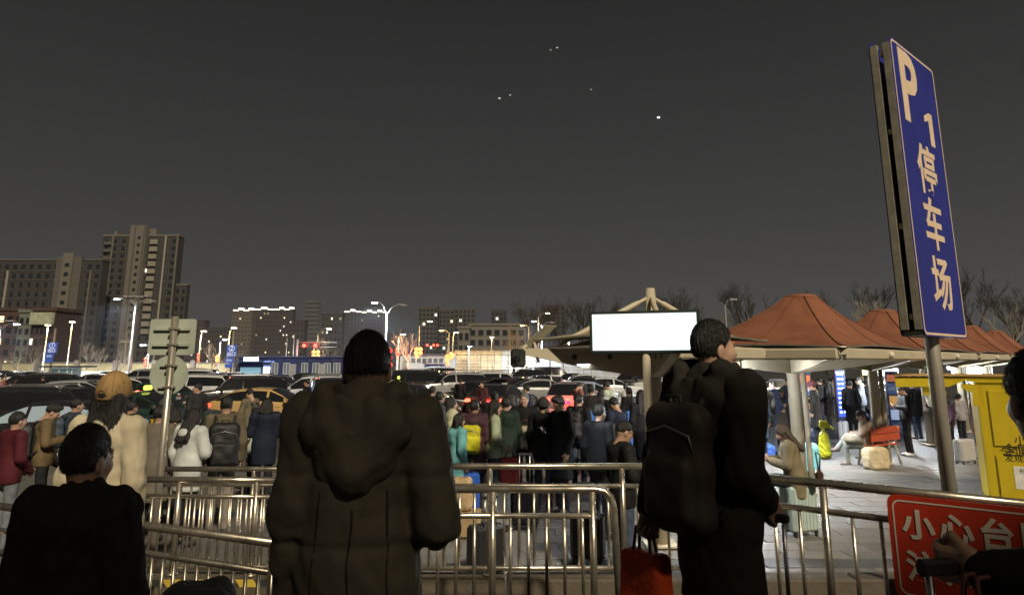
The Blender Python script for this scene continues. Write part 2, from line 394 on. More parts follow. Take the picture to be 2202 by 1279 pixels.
def coat_sdf(p, J, st):
    a, b = np.array(J['pel']), np.array(J['chest']); k = .72
    q = [p[0], p[1]/k, p[2]]; sc_ = lambda v: (v[0], v[1]/k, v[2])
    fat = st.get('fat', 0.); hem = st.get('hem', .80) - (.95-a[2] if a[2] > .9 else .95-a[2]-.02)
    am = st.get('crease', 1.); wob = am*(.011*fold(p, 15, 21, 6, (1.6,1.6,.8))+.009*fold(p, 30, 22, 6, (1,1,1.2)))
    if st.get('seam'): wob = wob+.010*fold(p, 10, 23, 5, (1.6,1,.35))+.006*fold(p, 55, 24, 6)
    d = cap(q, sc_((a[0],a[1],a[2]+.02)), sc_(b), .185+fat, .168+fat)*.85
    low = min(hem, a[2]-.05)
    d = smin(d, cap(q, sc_((a[0],a[1],a[2]+.05)), sc_((a[0],a[1],low-.1)), .185+fat, .195+fat+st.get('flare',.0))*.85, .05)
    d = smin(d, cap(p, J['sl'], J['sr'], .072+fat*.5), .07)
    for s in 'lr':
        S, E, W = J['s'+s], J['e'+s], np.array(J['w'+s]); E = np.array(E)
        wd_ = E+(W-E)*.97
        d = smin(d, cap(p, S, E, .076+fat*.8, .064+fat*.7), .028)
        d = smin(d, cap(p, E, wd_, .066+fat*.7, .048+fat*.4), .03)
    nb = (b+np.array(J['head']))/2
    nk = np.array((b[0]*.5+J['head'][0]*.5, b[1]*.4+J['head'][1]*.6-.015, max(J['sl'][2],J['sr'][2])))
    d = smin(d, cap(p, nk, nk+np.array((0,-.005,.055+st.get('collar',0))), .080+fat*.3, .072+fat*.3), .04)
    if st.get('stand'): d = smin(d, cap(p, nk+np.array((0,-.012,-.035)), nk+np.array((0,.0,.062)), .150, .084), .03)
    if st.get('hood'):
        h = st['hood']; c = nk+np.array((0,-.10*h,-.01))
        hd = ell(p, c, (.135*h,.085*h,.085*h)); hd = smin(hd, ell(p, nk+np.array((0,-.115*h,-.09*h)), (.105*h,.055*h,.11*h)), .05)
        for s in (-1,1): hd = smin(hd, cap(p, nk+np.array((s*.09*h,.03,.03)), nk+np.array((s*.10*h,-.07*h,.015)), .035*h, .05*h), .04)
        hd = smax(hd, -ell(p, nk+np.array((0,-.055*h,.075*h)), (.085*h,.06*h,.07*h)), .03)
        d = smin(d, hd, .025)
    d = d + wob
    if st.get('quilt'):
        qs = st['quilt']; d = d - .016*np.abs(np.sin(np.pi*(p[2]-.03+.03*np.sin(p[0]*6))/qs))**.6 + .006
    elif st.get('seam'):
        d = d + .010*np.exp(-((p[2]-1.06)/.012)**2)+.010*np.exp(-((p[2]-.86)/.012)**2)+.008*np.exp(-((p[2]-1.26)/.012)**2)*(p[1]<0)
    d = smax(d, hem-p[2], .012)
    # hollow at the neck
    d = smax(d, -cap(p, nk+np.array((0,.005,.03)), nk+np.array((0,.01,.2)), .058+fat*.2, .07), .01)
    return d
def trouser_sdf(p, J, wide=0.):
    d = ell(p, (J['pel'][0], J['pel'][1], J['pel'][2]-.01), (.165,.125,.14))
    for s in 'lr':
        A = np.array(J['a'+s]); K = np.array(J['k'+s])
        d = smin(d, cap(p, J['h'+s], K, .092+wide*.5, .068+wide), .035); d = smin(d, cap(p, K, A+(K-A)*.02, .068+wide, .056+wide), .03)
    return d + .006*np.sin(p[2]*40+p[0]*20)*np.sin(p[0]*25+p[1]*30+p[2]*9)
def shoe_sdf(p, J, s):
    A = np.array(J['a'+s]); T = np.array(J['f'+s]); heel = A+np.array((0,-.03,-.045)); dirv = T-heel; 
    d = smin(cap(p, heel, T, .042, .036), cap(p, A, A+np.array((0,0,-.03)), .045, .045), .03)
    return smax(d, min(heel[2],T[2])-.034-p[2] if abs(heel[2]-T[2]) < .06 else d-1, .004)
def body_sdf(p, J):
    a, b = J['pel'], J['chest']; k = .7; q = [p[0], p[1]/k, p[2]]
    d = cap(q, (a[0],a[1]/k,a[2]), (b[0],b[1]/k,b[2]), .145, .145)
    d = smin(d, cap(p, J['sl'], J['sr'], .05), .05)
    for s in 'lr':
        d = smin(d, cap(p, J['s'+s], J['e'+s], .050, .042), .03); d = smin(d, cap(p, J['e'+s], J['w'+s], .042, .030), .02)
        d = smin(d, cap(p, J['h'+s], J['k'+s], .070, .052), .03); d = smin(d, cap(p, J['k'+s], J['a'+s], .050, .036), .02)
        d = smin(d, cap(p, J['a'+s], J['f'+s], .034, .028), .02)
    h = np.array(J['head'])
    d = smin(d, cap(p, (b[0],b[1],b[2]+.05), h+np.array((0,-.03,-.10)), .06, .056), .04)
    return d
def strands(vf, n, L, w, seed, down=1.):
    v, f = vf; r = np.random.RandomState(seed); q = v[f[r.randint(0, len(f), n)]]; t = r.rand(n,1); u = r.rand(n,1)
    c = (q[:,0]*(1-t)+q[:,1]*t)*(1-u)+(q[:,3]*(1-t)+q[:,2]*t)*u
    nr = np.cross(q[:,2]-q[:,0], q[:,3]-q[:,1]); nr /= np.linalg.norm(nr, axis=1, keepdims=True)+1e-9
    g = np.array((0,-.25,-down))+r.randn(n,3)*.35; g = g-nr*(g*nr).sum(1,keepdims=True); g /= np.linalg.norm(g, axis=1, keepdims=True)+1e-9
    s = np.cross(nr, g)*w; ln = L*(.5+r.rand(n,1)); m = c+g*ln*.55+nr*(.002+.003*r.rand(n,1)); e = c+g*ln+nr*(.001+.004*r.rand(n,1))
    V = np.stack([c-s, c+s, m+s, m-s, e+s*.2, e-s*.2], 1).reshape(-1,3); b = np.arange(n)[:,None]*6
    return V, np.concatenate([b+np.array([[0,1,2,3]]), b+np.array([[3,2,4,5]])])
def head_mat(J):
    return Matrix.Translation(J['head'])@Matrix.Rotation(R(J['hy']),4,'Z')@Matrix.Rotation(R(J['hp']),4,'X')@Matrix.Scale(J.get('hs',1.),4)
def hand_mat(J, s):
    E, W = Vector(J['e'+s]), Vector(J['w'+s]); f = (W-E).normalized()
    q = Vector((0,0,-1)).rotation_difference(f).to_matrix().to_4x4()
    mir = Matrix.Diagonal((-1,1,1,1)) if s == 'l' else Matrix.Identity(4)
    return Matrix.Translation(W)@q@mir
SKIN = lambda k='skin': M(k, {'skin': (.42,.26,.18), 'skin_pale': (.50,.33,.25), 'skin_dark': (.33,.19,.12)}[k], .5, var=.1, vs=20)
HAIRM = lambda: M('hair_black', (.012,.011,.010), .45, var=.35, vs=90, bump=.6, bs=220, stretch=(1,1,.18))
COATS = {'jacket': dict(hem=.84), 'coat': dict(hem=.50, flare=.03), 'parka': dict(hem=.68, fat=.015, hood=1.), 'puffer': dict(hem=.80, fat=.03, quilt=.105, collar=.015), 'hoodie': dict(hem=.83, hood=1.), 'padded': dict(hem=.60, fat=.02, quilt=.13, hood=1.),
         'F_olive': dict(hem=.62, fat=.008, crease=1.3, seam=1, collar=.05, stand=1), 'F_black': dict(hem=.66, fat=.006, collar=.03, crease=1.7), 'F_boy': dict(hem=.66, fat=.015, hood=1.0, collar=.03, crease=1.7), 'F_cream': dict(hem=.45, fat=.003, flare=.02, crease=1.5, stand=.7), 'F_reach': dict(hem=.7, fat=.012, crease=1.6)}
def person(label, loc, yaw, H=1.7, po='stand', coat='jacket', cc=(.03,.03,.035), tc_=(.02,.02,.025), hair='short', hat=None, hatc=(.4,.25,.1), skin='skin', shoe=(.05,.05,.05), res=.024, hres=.011, rough=.75, group='people waiting on the square', hairc=None, glasses=False, cmat=None, slim=.92):
    J = pose(po); key = (po, coat, res)
    lo = (-.62,-.55,-.02); hi = (.62,.95,1.62)
    def mk_body():
        b = surf(lambda p: body_sdf(p, J), (-.55,-.45,-.02), (.42,.9,1.55), max(res,.016))
        parts = [b, xf(canon('head', None, hres), head_mat(J))]
        for s in 'lr': parts.append(xf(canon('hand', bool(J['g'+s]), min(.006, hres*.6)), hand_mat(J, s)))
        return vf_mesh('person', *join_vf(parts))
    bm_ = cached(('b',)+key+(hres,), mk_body)
    o = obj('person', bm_, SKIN(skin), None, loc, (0,0,R(yaw))); s_ = H/1.72; o.scale = (s_*slim, s_*(.5+.5*slim), s_)
    tag(o, label, 'person', group)
    me = cached(('c',)+key, lambda: vf_mesh('jacket', *surf(lambda p: coat_sdf(p, J, COATS[coat]), (-.62,-.5,-.02 + (.2 if po in ('sit','cross') else .3)), (.62,.6,1.64), res)))
    def cm(nm, c, rg): return M(nm+'_%d_%d_%d' % tuple(int(x*999) for x in c), c, rg, var=.22, vs=5, bump=.25, bs=55, spec=.25)
    obj('coat' if COATS[coat]['hem'] < .7 else 'jacket', me, cmat or (M('near_%d_%d_%d' % tuple(int(x*999) for x in cc), cc, .88, var=.14, vs=3, bump=.7, bs=6, spec=.2, ridge=.6) if res < .015 else cm('cloth', cc, rough)), o)
    me = cached(('t', po, res), lambda: vf_mesh('trousers', *surf(lambda p: trouser_sdf(p, J), (-.35,-.5,.0), (.35,.85,1.1), res)))
    obj('trousers', me, cm('cloth', tc_, .8), o)
    for s in 'lr':
        T = J['f'+s]; A = J['a'+s]
        me = cached(('s', po, s), lambda: vf_mesh('shoe', *surf(lambda p: shoe_sdf(p, J, s), tuple(min(T[i],A[i])-.09 for i in range(3)), tuple(max(T[i],A[i])+.08 for i in range(3)), .016)))
        obj('shoe', me, cm('leather', shoe, .5), o)
    hm = head_mat(J); hc_ = hairc or (.010,.009,.009)
    me = cached(('h', hair, hres, po), lambda: vf_mesh('hair', *xf(canon('hair', hair, hres) if hres > .008 else join_vf([canon('hair', hair, hres), strands(canon('hair', hair, hres), 5200, .011 if hair != 'long' else .045, .0008, 3, 1.0)]), hm)))
    obj('hair', me, HAIRM() if hairc is None else M('hair_%d' % int(hc_[0]*999), hc_, .45, var=.3, vs=60, bump=.5, bs=160), o)
    if hat:
        me = cached(('hat', hat, hres, po), lambda: vf_mesh('hat', *xf(canon('hat', hat, hres), hm)))
        obj('hat', me, cm('felt', hatc, .85), o)
    for s in (-1,1):        # eyes
        me = cached(('eye', po, s, hres), lambda: MB().ball(hm@Vector((s*.031,.0835,.014)), (.0115,.006,.0055), 8, 6).mesh('eye', True))
        obj('eye', me, M('eye_dark', (.012,.009,.008), .15, var=0), o)
    if glasses:
        def mkg():
            g = MB()
            for s in (-1,1):
                g.tube([hm@Vector((s*.032+.022*math.cos(t*math.pi/5), .102, .012+.017*math.sin(t*math.pi/5))) for t in range(11)], .002, 5)
                g.tube([hm@Vector((s*.054,.102,.016)), hm@Vector((s*.082,.0,.012))], .002, 5)
            g.tube([hm@Vector((-.011,.104,.016)), hm@Vector((.011,.104,.016))], .002, 5)
            return g.mesh('glasses', True)
        obj('glasses', cached(('gl', po), mkg), M('spectacle_black', (.01,.01,.01), .3, var=0), o)
    o['pose'] = po
    return o
def hand_pos(o, s='r'):
    J = pose(o['pose']); E, W = Vector(J['e'+s]), Vector(J['w'+s])
    p = W+(W-E).normalized()*.085
    return Matrix.Translation(o.location)@Matrix.Rotation(o.rotation_euler.z,4,'Z')@Matrix.Diagonal(o.scale.to_4d())@p
def put(px, heady, d, label, yaw, **k):
    H = HC-(heady-776)*d/FPX; H = max(1.45, min(1.86, H))
    if 'cc' in k and max(k['cc']) < .26: k['cc'] = tuple(x*.62 for x in k['cc'])
    return person(label, (gx(px, d, heady), d, 0), yaw, H=H, **k)

def phone(o, label, lit=True):
    if o['pose'] in ('phone','sit','cross'):
        p = (hand_pos(o,'l')+hand_pos(o,'r'))/2
    else: p = hand_pos(o,'r')
    r = thing('mobile_phone', label, 'phone', p, o.rotation_euler.z, 'phones in hands')
    MB().box((0,0,0), (.074,.009,.152), bev=.004).build('case', M('phone_black', (.015,.015,.017), .3, var=0), r)
    MB().box((0,-.0056,0), (.066,.002,.142)).build('screen', M('phone_screen', (.1,.1,.1), .2, var=0, emit=(.75,.87,1), es=1.6), r)
    r.rotation_euler = (R(-50), 0, o.rotation_euler.z)
    return r

# bags and cases
def backpack_mesh(kind, res=.014):
    def f(p):
        d = rbox(p, (0,0,0), (.155,.075,.23), .06)
        d = smin(d, rbox(p, (0,-.085,-.07), (.12,.035,.11), .03), .02)
        d = d+.005*np.sin(p[2]*40+p[0]*12)*np.sin(p[0]*30)
        return d
    return cached(('bp',res), lambda: vf_mesh('bag_body', *surf(f, (-.2,-.16,-.27), (.2,.12,.27), res)))
def hood_mesh(style):
    def f(p):
        big = style == 'olive'; w = .155 if big else .125; zt = 1.225 if big else 1.27; yb = -.138 if big else -.14
        d = ell(p, (0,yb+.035,1.36), (w*.95,.036,.15 if big else .12))
        for s in (-1,1):
            d = smin(d, cap(p, (s*w,.00,1.475), (s*w*.75,yb+.05,1.40), .035, .055), .03); d = smin(d, cap(p, (s*w*.75,yb+.05,1.40), (0,yb,zt+.05), .046, .046), .04)
            d = smin(d, cap(p, (s*.085,.05,1.50), (s*.12,-.06,1.50), .028, .040), .03)
        d = smax(d, -ell(p, (.0,yb+.075,1.53), (w*.66,.080,.085)), .012)
        return d+.018*fold(p, 17, 41, 6, (1.2,1.2,.7))+.010*fold(p, 38, 42)
    return vf_mesh('hood', *surf(f, (-.27,-.32,1.05), (.27,.16,1.60), .0085))
def backpack(o, label, col, name='backpack', scale=(1,1,1), drop=0., bump=.2, back=.165):
    s_ = o.scale.z
    off = Vector((0, -(back+.075*scale[1]), 1.18-drop))*s_
    loc = Vector(o.location)+Matrix.Rotation(o.rotation_euler.z,3,'Z')@off
    r = thing(name, label, 'backpack', loc, o.rotation_euler.z, 'backpacks on backs'); r.scale = tuple(x*s_ for x in scale)
    m = M('pack_%d_%d_%d' % tuple(int(x*999) for x in col), col, .65, var=.2, vs=7, bump=bump, bs=60)
    obj('bag_body', backpack_mesh(0), m, r)
    for sx_ in (-1,1):
        MB().tube([(sx_*.085,.02,.20), (sx_*.095,.09,.27), (sx_*.105,.19,.285), (sx_*.115,.27,.20), (sx_*.125,.285,.06), (sx_*.14,.22,-.08), (sx_*.13,.08,-.17)], .017, 6).build('strap', M('strap_black', (.02,.02,.022), .7), r, True)
    MB().tube([(-.04,-.02,.215),(-.035,-.02,.255),(.035,-.02,.255),(.04,-.02,.215)], .009, 6).build('handle', M('strap_black'), r, True)
    MB().tube([(-.13,-.062,.06),(-.12,-.075,.12),(0,-.084,.15),(.12,-.075,.12),(.13,-.062,.06)], .005, 5).build('zip', M('zip_grey', (.25,.25,.26), .4, .6, var=0), r, True)
    return r
def suitcase(label, loc, rz, col, h=.58, w=.40, dp=.24, ext=0., rough=.35, metal=0., name='suitcase', ribs=7):
    r = thing(name, label, 'suitcase', loc, rz, 'wheeled luggage'); m = M('shell_%d_%d_%d' % tuple(int(x*999) for x in col), col, rough, metal, var=.1, bump=.1, bs=30)
    MB().box((0,0,.06+h/2), (w,dp,h), bev=.035).build('shell', m, r)
    for i in range(ribs):
        x = (i-(ribs-1)/2)*w*.78/(ribs-1)
        for s in (-1,1): MB().box((x, s*(dp/2+.001), .06+h/2), (.022,.012,h*.86), bev=.005).build('rib', m, r)
    MB().box((0,0,.06+h/2), (w+.004,.014,h+.004), bev=.004).build('zip_seam', M('case_black', (.015,.015,.016), .5), r)
    for x in (-1,1):
        for y in (-1,1):
            b = MB().box((x*(w/2-.045), y*(dp/2-.04), .055), (.04,.04,.03)).build('wheel_mount', M('case_black'), r)
            MB().tube([(x*(w/2-.045)-.012, y*(dp/2-.04), .025), (x*(w/2-.045)+.012, y*(dp/2-.04), .025)], .025, 10).build('wheel', M('wheel_rubber', (.03,.03,.03), .6), b, True)
    g = MB()
    g.tube([(-.05,0,.06+h),(-.045,0,.085+h),(.045,0,.085+h),(.05,0,.06+h)], .011, 6).build('carry_handle', M('case_black'), r, True)
    if ext > 0:
        for x in (-1,1): MB().tube([(x*.075,-dp/2+.03,.05+h),(x*.075,-dp/2+.03,.06+h+ext)], .009, 8).build('pull_rod', M('rod_steel', (.55,.55,.56), .28, 1., var=.05), r, True)
        MB().box((0,-dp/2+.03,.06+h+ext), (.20,.03,.035), bev=.01).build('grip', M('case_black'), r)
    return r
def sack(label, name, cat, loc, rz, dims, col, res=.016, rough=.8, crumple=1., handles=False, group=None):
    def f(p):
        a, b, c = dims[0]/2, dims[1]/2, dims[2]/2
        d = rbox(p, (0,0,c), (a*(1-.10*(np.abs(p[2]/c-1))), b, c), min(a,b)*.55)
        return d+crumple*(.018*fold(p, 16, 31)+.010*fold(p, 38, 32))
    me = vf_mesh(name, *surf(f, (-dims[0]*.65,-dims[1]*.65,-.03), (dims[0]*.65,dims[1]*.65,dims[2]*1.1), res))
    r = thing(name, label, cat, loc, rz, group)
    obj('bag_body', me, M('sack_%d_%d_%d' % tuple(int(x*999) for x in col), col, rough, var=.15, vs=9, bump=.5, bs=30), r)
    if handles:
        for s in (-1,1): MB().tube([(-dims[0]*.2,s*dims[1]*.2,dims[2]*.97),(-dims[0]*.14,s*dims[1]*.12,dims[2]+.10),(dims[0]*.14,s*dims[1]*.12,dims[2]+.10),(dims[0]*.2,s*dims[1]*.2,dims[2]*.97)], .007, 6).build('handle', M('cord_dark', (.08,.02,.015), .7), r, True)
    return r
# ---------------------------------------------------------------- cars
CARK = {
 # stations along the length: x, half width, sill z, belt z ; greenhouse: x, roof z
 'sedan': dict(L=4.7, W=1.80, H=1.46, hood=.92, deck=1.00, belt=.93, ws=(.62,-.18), rw=(-1.35,-2.05), nose=.72, wb=(1.40,-1.38)),
 'suv':   dict(L=4.75, W=1.88, H=1.72, hood=1.08, deck=1.10, belt=1.08, ws=(.80,.20), rw=(-1.95,-2.28), nose=.86, wb=(1.42,-1.40)),
 'hatch': dict(L=4.2, W=1.76, H=1.52, hood=.96, deck=1.02, belt=.97, ws=(.75,.05), rw=(-1.45,-2.00), nose=.76, wb=(1.30,-1.28)),
 'van':   dict(L=4.95, W=1.88, H=1.85, hood=1.10, deck=1.12, belt=1.08, ws=(1.35,.60), rw=(-2.15,-2.42), nose=.88, wb=(1.52,-1.46)),
}
def car_geo(kind):
    k = CARK[kind]; L, W, H = k['L'], k['W']/2, k['H']; wx0, wx1 = k['ws']; rx0, rx1 = k['rw']
    X = [L/2, L/2-.10, L/2-.35, wx0+.55, wx0+.12, wx0, (wx0*.5+wx1*.5), wx1, wx1-.35, -.22, -.30, (-.30+rx0)/2, rx0+.08, rx0, (rx0+rx1)/2, rx1, rx1-.10 if rx1-.10 > -L/2+.12 else -L/2+.11, -L/2+.10, -L/2]
    X = sorted(set(round(x,3) for x in X), reverse=True)
    def lerp(x, pts):
        pts = sorted(pts)
        if x <= pts[0][0]: return pts[0][1]
        for (a,b),(c,d) in zip(pts, pts[1:]):
            if x <= c: return b+(d-b)*(x-a)/(c-a)
        return pts[-1][1]
    belt = lambda x: lerp(x, [(-L/2, k['deck']-.12), (-L/2+.12, k['deck']-.01), (rx1, k['deck']), (rx0, k['belt']+.03), (wx0, k['belt']), (L/2-.5, k['hood']-.12), (L/2-.1, k['nose']), (L/2, k['nose']-.14)])
    top = lambda x: lerp(x, [(-L/2, k['deck']-.10), (-L/2+.12, k['deck']+.01), (rx1, k['deck']+.02), ((rx0+rx1)/2, (k['deck']+H)/2+.06), (rx0, H-.06), (rx0+.6, H-.01), (-.1, H), (wx1, H-.05), ((wx0+wx1)/2, (H+k['hood'])/2+.03), (wx0, k['hood']+.02), (L/2-.5, k['hood']-.09), (L/2-.1, k['nose']+.02), (L/2, k['nose']-.12)])
    halfw = lambda x: W*lerp(x, [(-L/2,.80),(-L/2+.12,.90),(-L/2+.7,.985),(0,1),(L/2-.7,.97),(L/2-.15,.86),(L/2,.76)])
    sill = lambda x: lerp(x, [(-L/2,.34),(-L/2+.3,.24),(0,.22),(L/2-.3,.24),(L/2,.30)])
    rings = []
    for x in X:
        w, zb, zt, zs = halfw(x), belt(x), top(x), sill(x)
        gh = max(0., zt-zb); tum = min(.26, gh*.42)
        r = [(0, zs), (w*.90, zs), (w*.985, zs+.14), (w, (zs+zb)/2+.06), (w*.985, zb-.07), (w*.955, zb), (w*.955-tum*.12, zb+gh*.10), (w*.955-tum*.82, zb+gh*.80), (w*.955-tum-.03, zb+gh*.92), ((w*.955-tum)*.72, zb+gh*.985), (0, zt)]
        rings.append([Vector((x, y, z)) for y, z in r])
    return k, X, rings
def car_meshes(kind):
    k, X, rings = car_geo(kind); n = len(rings[0]); wx0, wx1 = k['ws']; rx0, rx1 = k['rw']
    body = MB(); parts = {}
    bp = (-.22, -.30)
    def face(a, b, j, s):
        q = [rings[a][j], rings[b][j], rings[b][j+1], rings[a][j+1]]
        return [Vector((v.x, v.y*s, v.z)) for v in q]
    for i in range(len(X)-1):
        xm = (X[i]+X[i+1])/2
        for j in range(n-1):
            for s in (1,-1):
                q = face(i, i+1, j, s); key = None
                if j == 6 and rx0-.02 < xm < wx1 and not (bp[1] < xm < bp[0]): key = 'front' if xm > bp[0] else 'rear'
                elif j == 6 and wx1 < xm < wx0: key = 'front'
                elif j == 6 and rx1 < xm < rx0: key = 'rear'
                if j >= 8 and wx1 < xm < wx0: key = 'ws'
                if j >= 8 and rx1 < xm < rx0: key = 'rw'
                if key in ('front','rear'): key += '+' if s > 0 else '-'
                if key is None: body.add(q, [(0,1,2,3)])
                else: parts.setdefault(key, MB()).add(q, [(0,1,2,3)])
    for e in (0, len(X)-1):
        ring = rings[e]; poly = [Vector((v.x, v.y, v.z)) for v in ring]+[Vector((v.x,-v.y,v.z)) for v in ring[-2:0:-1]]
        body.add(poly, [tuple(range(len(poly)))])
    def weld(mb, name):
        m = bpy.data.meshes.new(name); m.from_pydata(mb.v, [], mb.f)
        b = bmesh.new(); b.from_mesh(m); bmesh.ops.remove_doubles(b, verts=b.verts, dist=.002); bmesh.ops.recalc_face_normals(b, faces=b.faces); b.to_mesh(m); b.free()
        m.shade_smooth(); 
        return m
    out = {'body': weld(body, 'car_body')}
    for kk, mb in parts.items(): out[kk] = weld(mb, 'glass')
    return k, out
CARCACHE = {}
GLASS = lambda: M('car_glass', (.012,.013,.015), .05, 0, var=0, coat=.3)
def paint(col):
    return M('paint_%d_%d_%d' % tuple(int(x*999) for x in col), col, .28, .15, var=.06, vs=3, coat=.8)
def car(label, loc, yaw, kind='sedan', col=(.02,.02,.022), tails=0, heads=0, taxi=False, upper=None, name='parked_car', inner=False, open_tail=False):
    if kind not in CARCACHE: CARCACHE[kind] = car_meshes(kind)
    k, me = CARCACHE[kind]; L, W, H = k['L'], k['W']/2, k['H']
    r = thing(name, label, 'taxi' if taxi else 'car', loc, R(yaw), 'cars parked across the lot')
    p = paint(col)
    b = obj('body', me['body'], p, r)
    for kk, nm in (('ws','windscreen'),('rw','rear_window'),('front+','side_window'),('front-','side_window'),('rear+','side_window'),('rear-','side_window')):
        if kk in me: obj(nm, me[kk], M('lit_cabin_glass', (.05,.05,.05), .05, var=0, emit=(.8,.9,.85), es=.35) if inner and nm == 'side_window' else GLASS(), r)
    def shared(key, mk):
        kk = (kind, key)
        if kk not in CARCACHE: CARCACHE[kk] = mk()
        return CARCACHE[kk]
    for x in k['wb']:
        for s in (1,-1):
            w_ = obj('wheel', shared('arch', lambda: MB().tube([(0,-.02,0),(0,.02,0)], .37, 20).mesh('wheel', True)), M('arch_black', (.008,.008,.008), .8, var=0), r, (x, s*(W-.035), .34))
            obj('tyre', shared('tyre', lambda: MB().tube([(0,-.10,0),(0,-.075,0),(0,.075,0),(0,.10,0)], [.27,.325,.325,.27], 22).mesh('tyre', True)), M('tyre_black', (.015,.015,.016), .8), w_, (0, -s*.035, 0))
            def mkrim():
                m = MB().tube([(0,-.012,0),(0,.012,0)], .08, 12)
                for q in range(10):
                    t = q*2*math.pi/10; m.tube([(.06*math.cos(t),0,.06*math.sin(t)),(.215*math.cos(t),0,.215*math.sin(t))], [.022,.016], 5)
                m.tube([(.215*math.cos(q*math.pi/10),0,.215*math.sin(q*math.pi/10)) for q in range(21)], .016, 5); return m.mesh('rim', True)
            obj('rim', shared('rim', mkrim), M('rim_alloy', (.45,.45,.46), .3, .9, var=.05), w_, (0, s*.055, 0))
    red = M('tail_lit', (.5,.02,.01), .3, var=0, emit=(1,.05,.025), es=4.5) if tails == 1 else M('tail_bright', (.5,.02,.01), .3, var=0, emit=(1,.055,.028), es=10.) if tails > 1 else M('tail_off', (.25,.012,.01), .2, var=0, coat=.5)
    hd = M('head_lit', (.8,.8,.8), .2, var=0, emit=(.85,.93,1), es=60.) if heads else M('head_off', (.35,.37,.4), .12, .3, var=0, coat=.6)
    zt = k['deck']-.14; zh = k['nose']-.05
    for s in (1,-1):
        obj('tail_light', shared('tail%d' % s, lambda: MB().box((-L/2+.075, s*(W*.70), zt), (.16,.40,.13), rz=s*.25, bev=.03).mesh('tail_light')), red, r)
        obj('headlight', shared('head%d' % s, lambda: MB().box((L/2-.13, s*(W*.66), zh), (.22,.36,.13), rz=-s*.38, bev=.03).mesh('headlight')), hd, r)
        def mkm():
            m = MB(); m.box((k['ws'][0]-.18, s*(W+.10), k['belt']+.10), (.10,.20,.14), bev=.03); m.tube([(k['ws'][0]-.15, s*(W*.93), k['belt']+.03),(k['ws'][0]-.17, s*(W+.04), k['belt']+.07)], .02, 6); return m.mesh('mirror')
        obj('mirror', shared('mir%d' % s, mkm), p, r)
        for x in (.35, -.62):
            obj('door_handle', shared('dh%d%.1f' % (s,x), lambda: MB().box((x-.2, s*(W*.985), k['belt']-.12), (.20,.03,.03), bev=.01).mesh('door_handle')), p, r)
    obj('number_plate', shared('plate', lambda: MB().box((-L/2-.004, 0, zt-.10), (.02,.44,.13)).mesh('number_plate')), M('plate_blue', (.03,.07,.35), .4, var=0), r)
    obj('bumper', shared('bump', lambda: MB().box((-L/2+.05, 0, .45), (.18,W*1.5,.16), bev=.05).mesh('bumper')), p if kind != 'suv' else M('trim_black', (.015,.015,.015), .6), r)
    obj('grille', shared('gril', lambda: MB().box((L/2-.035, 0, .52), (.09,W*1.05,.24), bev=.03).mesh('grille')), M('trim_black', (.015,.015,.015), .6), r)
    if tails > 1:
        ld = bpy.data.lights.new('brake_glow', 'POINT'); ld.energy = 60; ld.color = (1,.06,.03); ld.shadow_soft_size = .2
        lo = bpy.data.objects.new('brake_glow', ld); C.objects.link(lo); lo.parent = r; lo.location = (-L/2-.25, 0, zt)
    if heads:
        ld = bpy.data.lights.new('beam', 'SPOT'); ld.energy = 900; ld.color = (.9,.95,1); ld.spot_size = R(70); ld.spot_blend = .8; ld.shadow_soft_size = .15
        lo = bpy.data.objects.new('beam', ld); C.objects.link(lo); lo.parent = r; lo.location = (L/2+.1, 0, zh); lo.rotation_euler = (0, R(-84), 0)
    if kind in ('suv','van'):
        for s in (1,-1): obj('roof_rail', shared('rr%d' % s, lambda: MB().tube([(.3, s*W*.62, H-.05),(.15, s*W*.62, H+.03),(-1.5, s*W*.62, H+.03),(-1.7, s*W*.62, H-.05)], .016, 6).mesh('roof_rail', True)), M('rail_alloy', (.4,.4,.42), .35, .8, var=.05), r)
    if taxi:
        MB().box((-.25,0,H+.09), (.14,.36,.15), bev=.05).build('roof_lamp', M('taxi_lamp', (.5,.6,.1), .4, var=0, emit=(.75,.95,.12), es=1.4), r)
        if upper is None:
            pass
    if upper is not None:      # contrasting stripe along the doors
        for s in (1,-1):
            MB().box((-.05, s*(W+.004), .52), (2.2,.012,.30), bev=.004).build('door_panel', paint(upper), r)
    if open_tail:
        MB().prism([(-L/2+.15,H-.03),(-L/2-.75,H+.18),(-L/2-.78,H+.10),(-L/2+.15,H-.10)], -W*.72, W*.72, 'y').build('open_tailgate', p, r)
    return r
def car_at(px, roof, label, yaw, kind='sedan', d=None, **kw):
    H = CARK[kind]['H']
    d = d or (HC-H)*FPX/(roof-776)
    return car(label, (gx(px, d, roof), d, 0), yaw, kind, **kw)
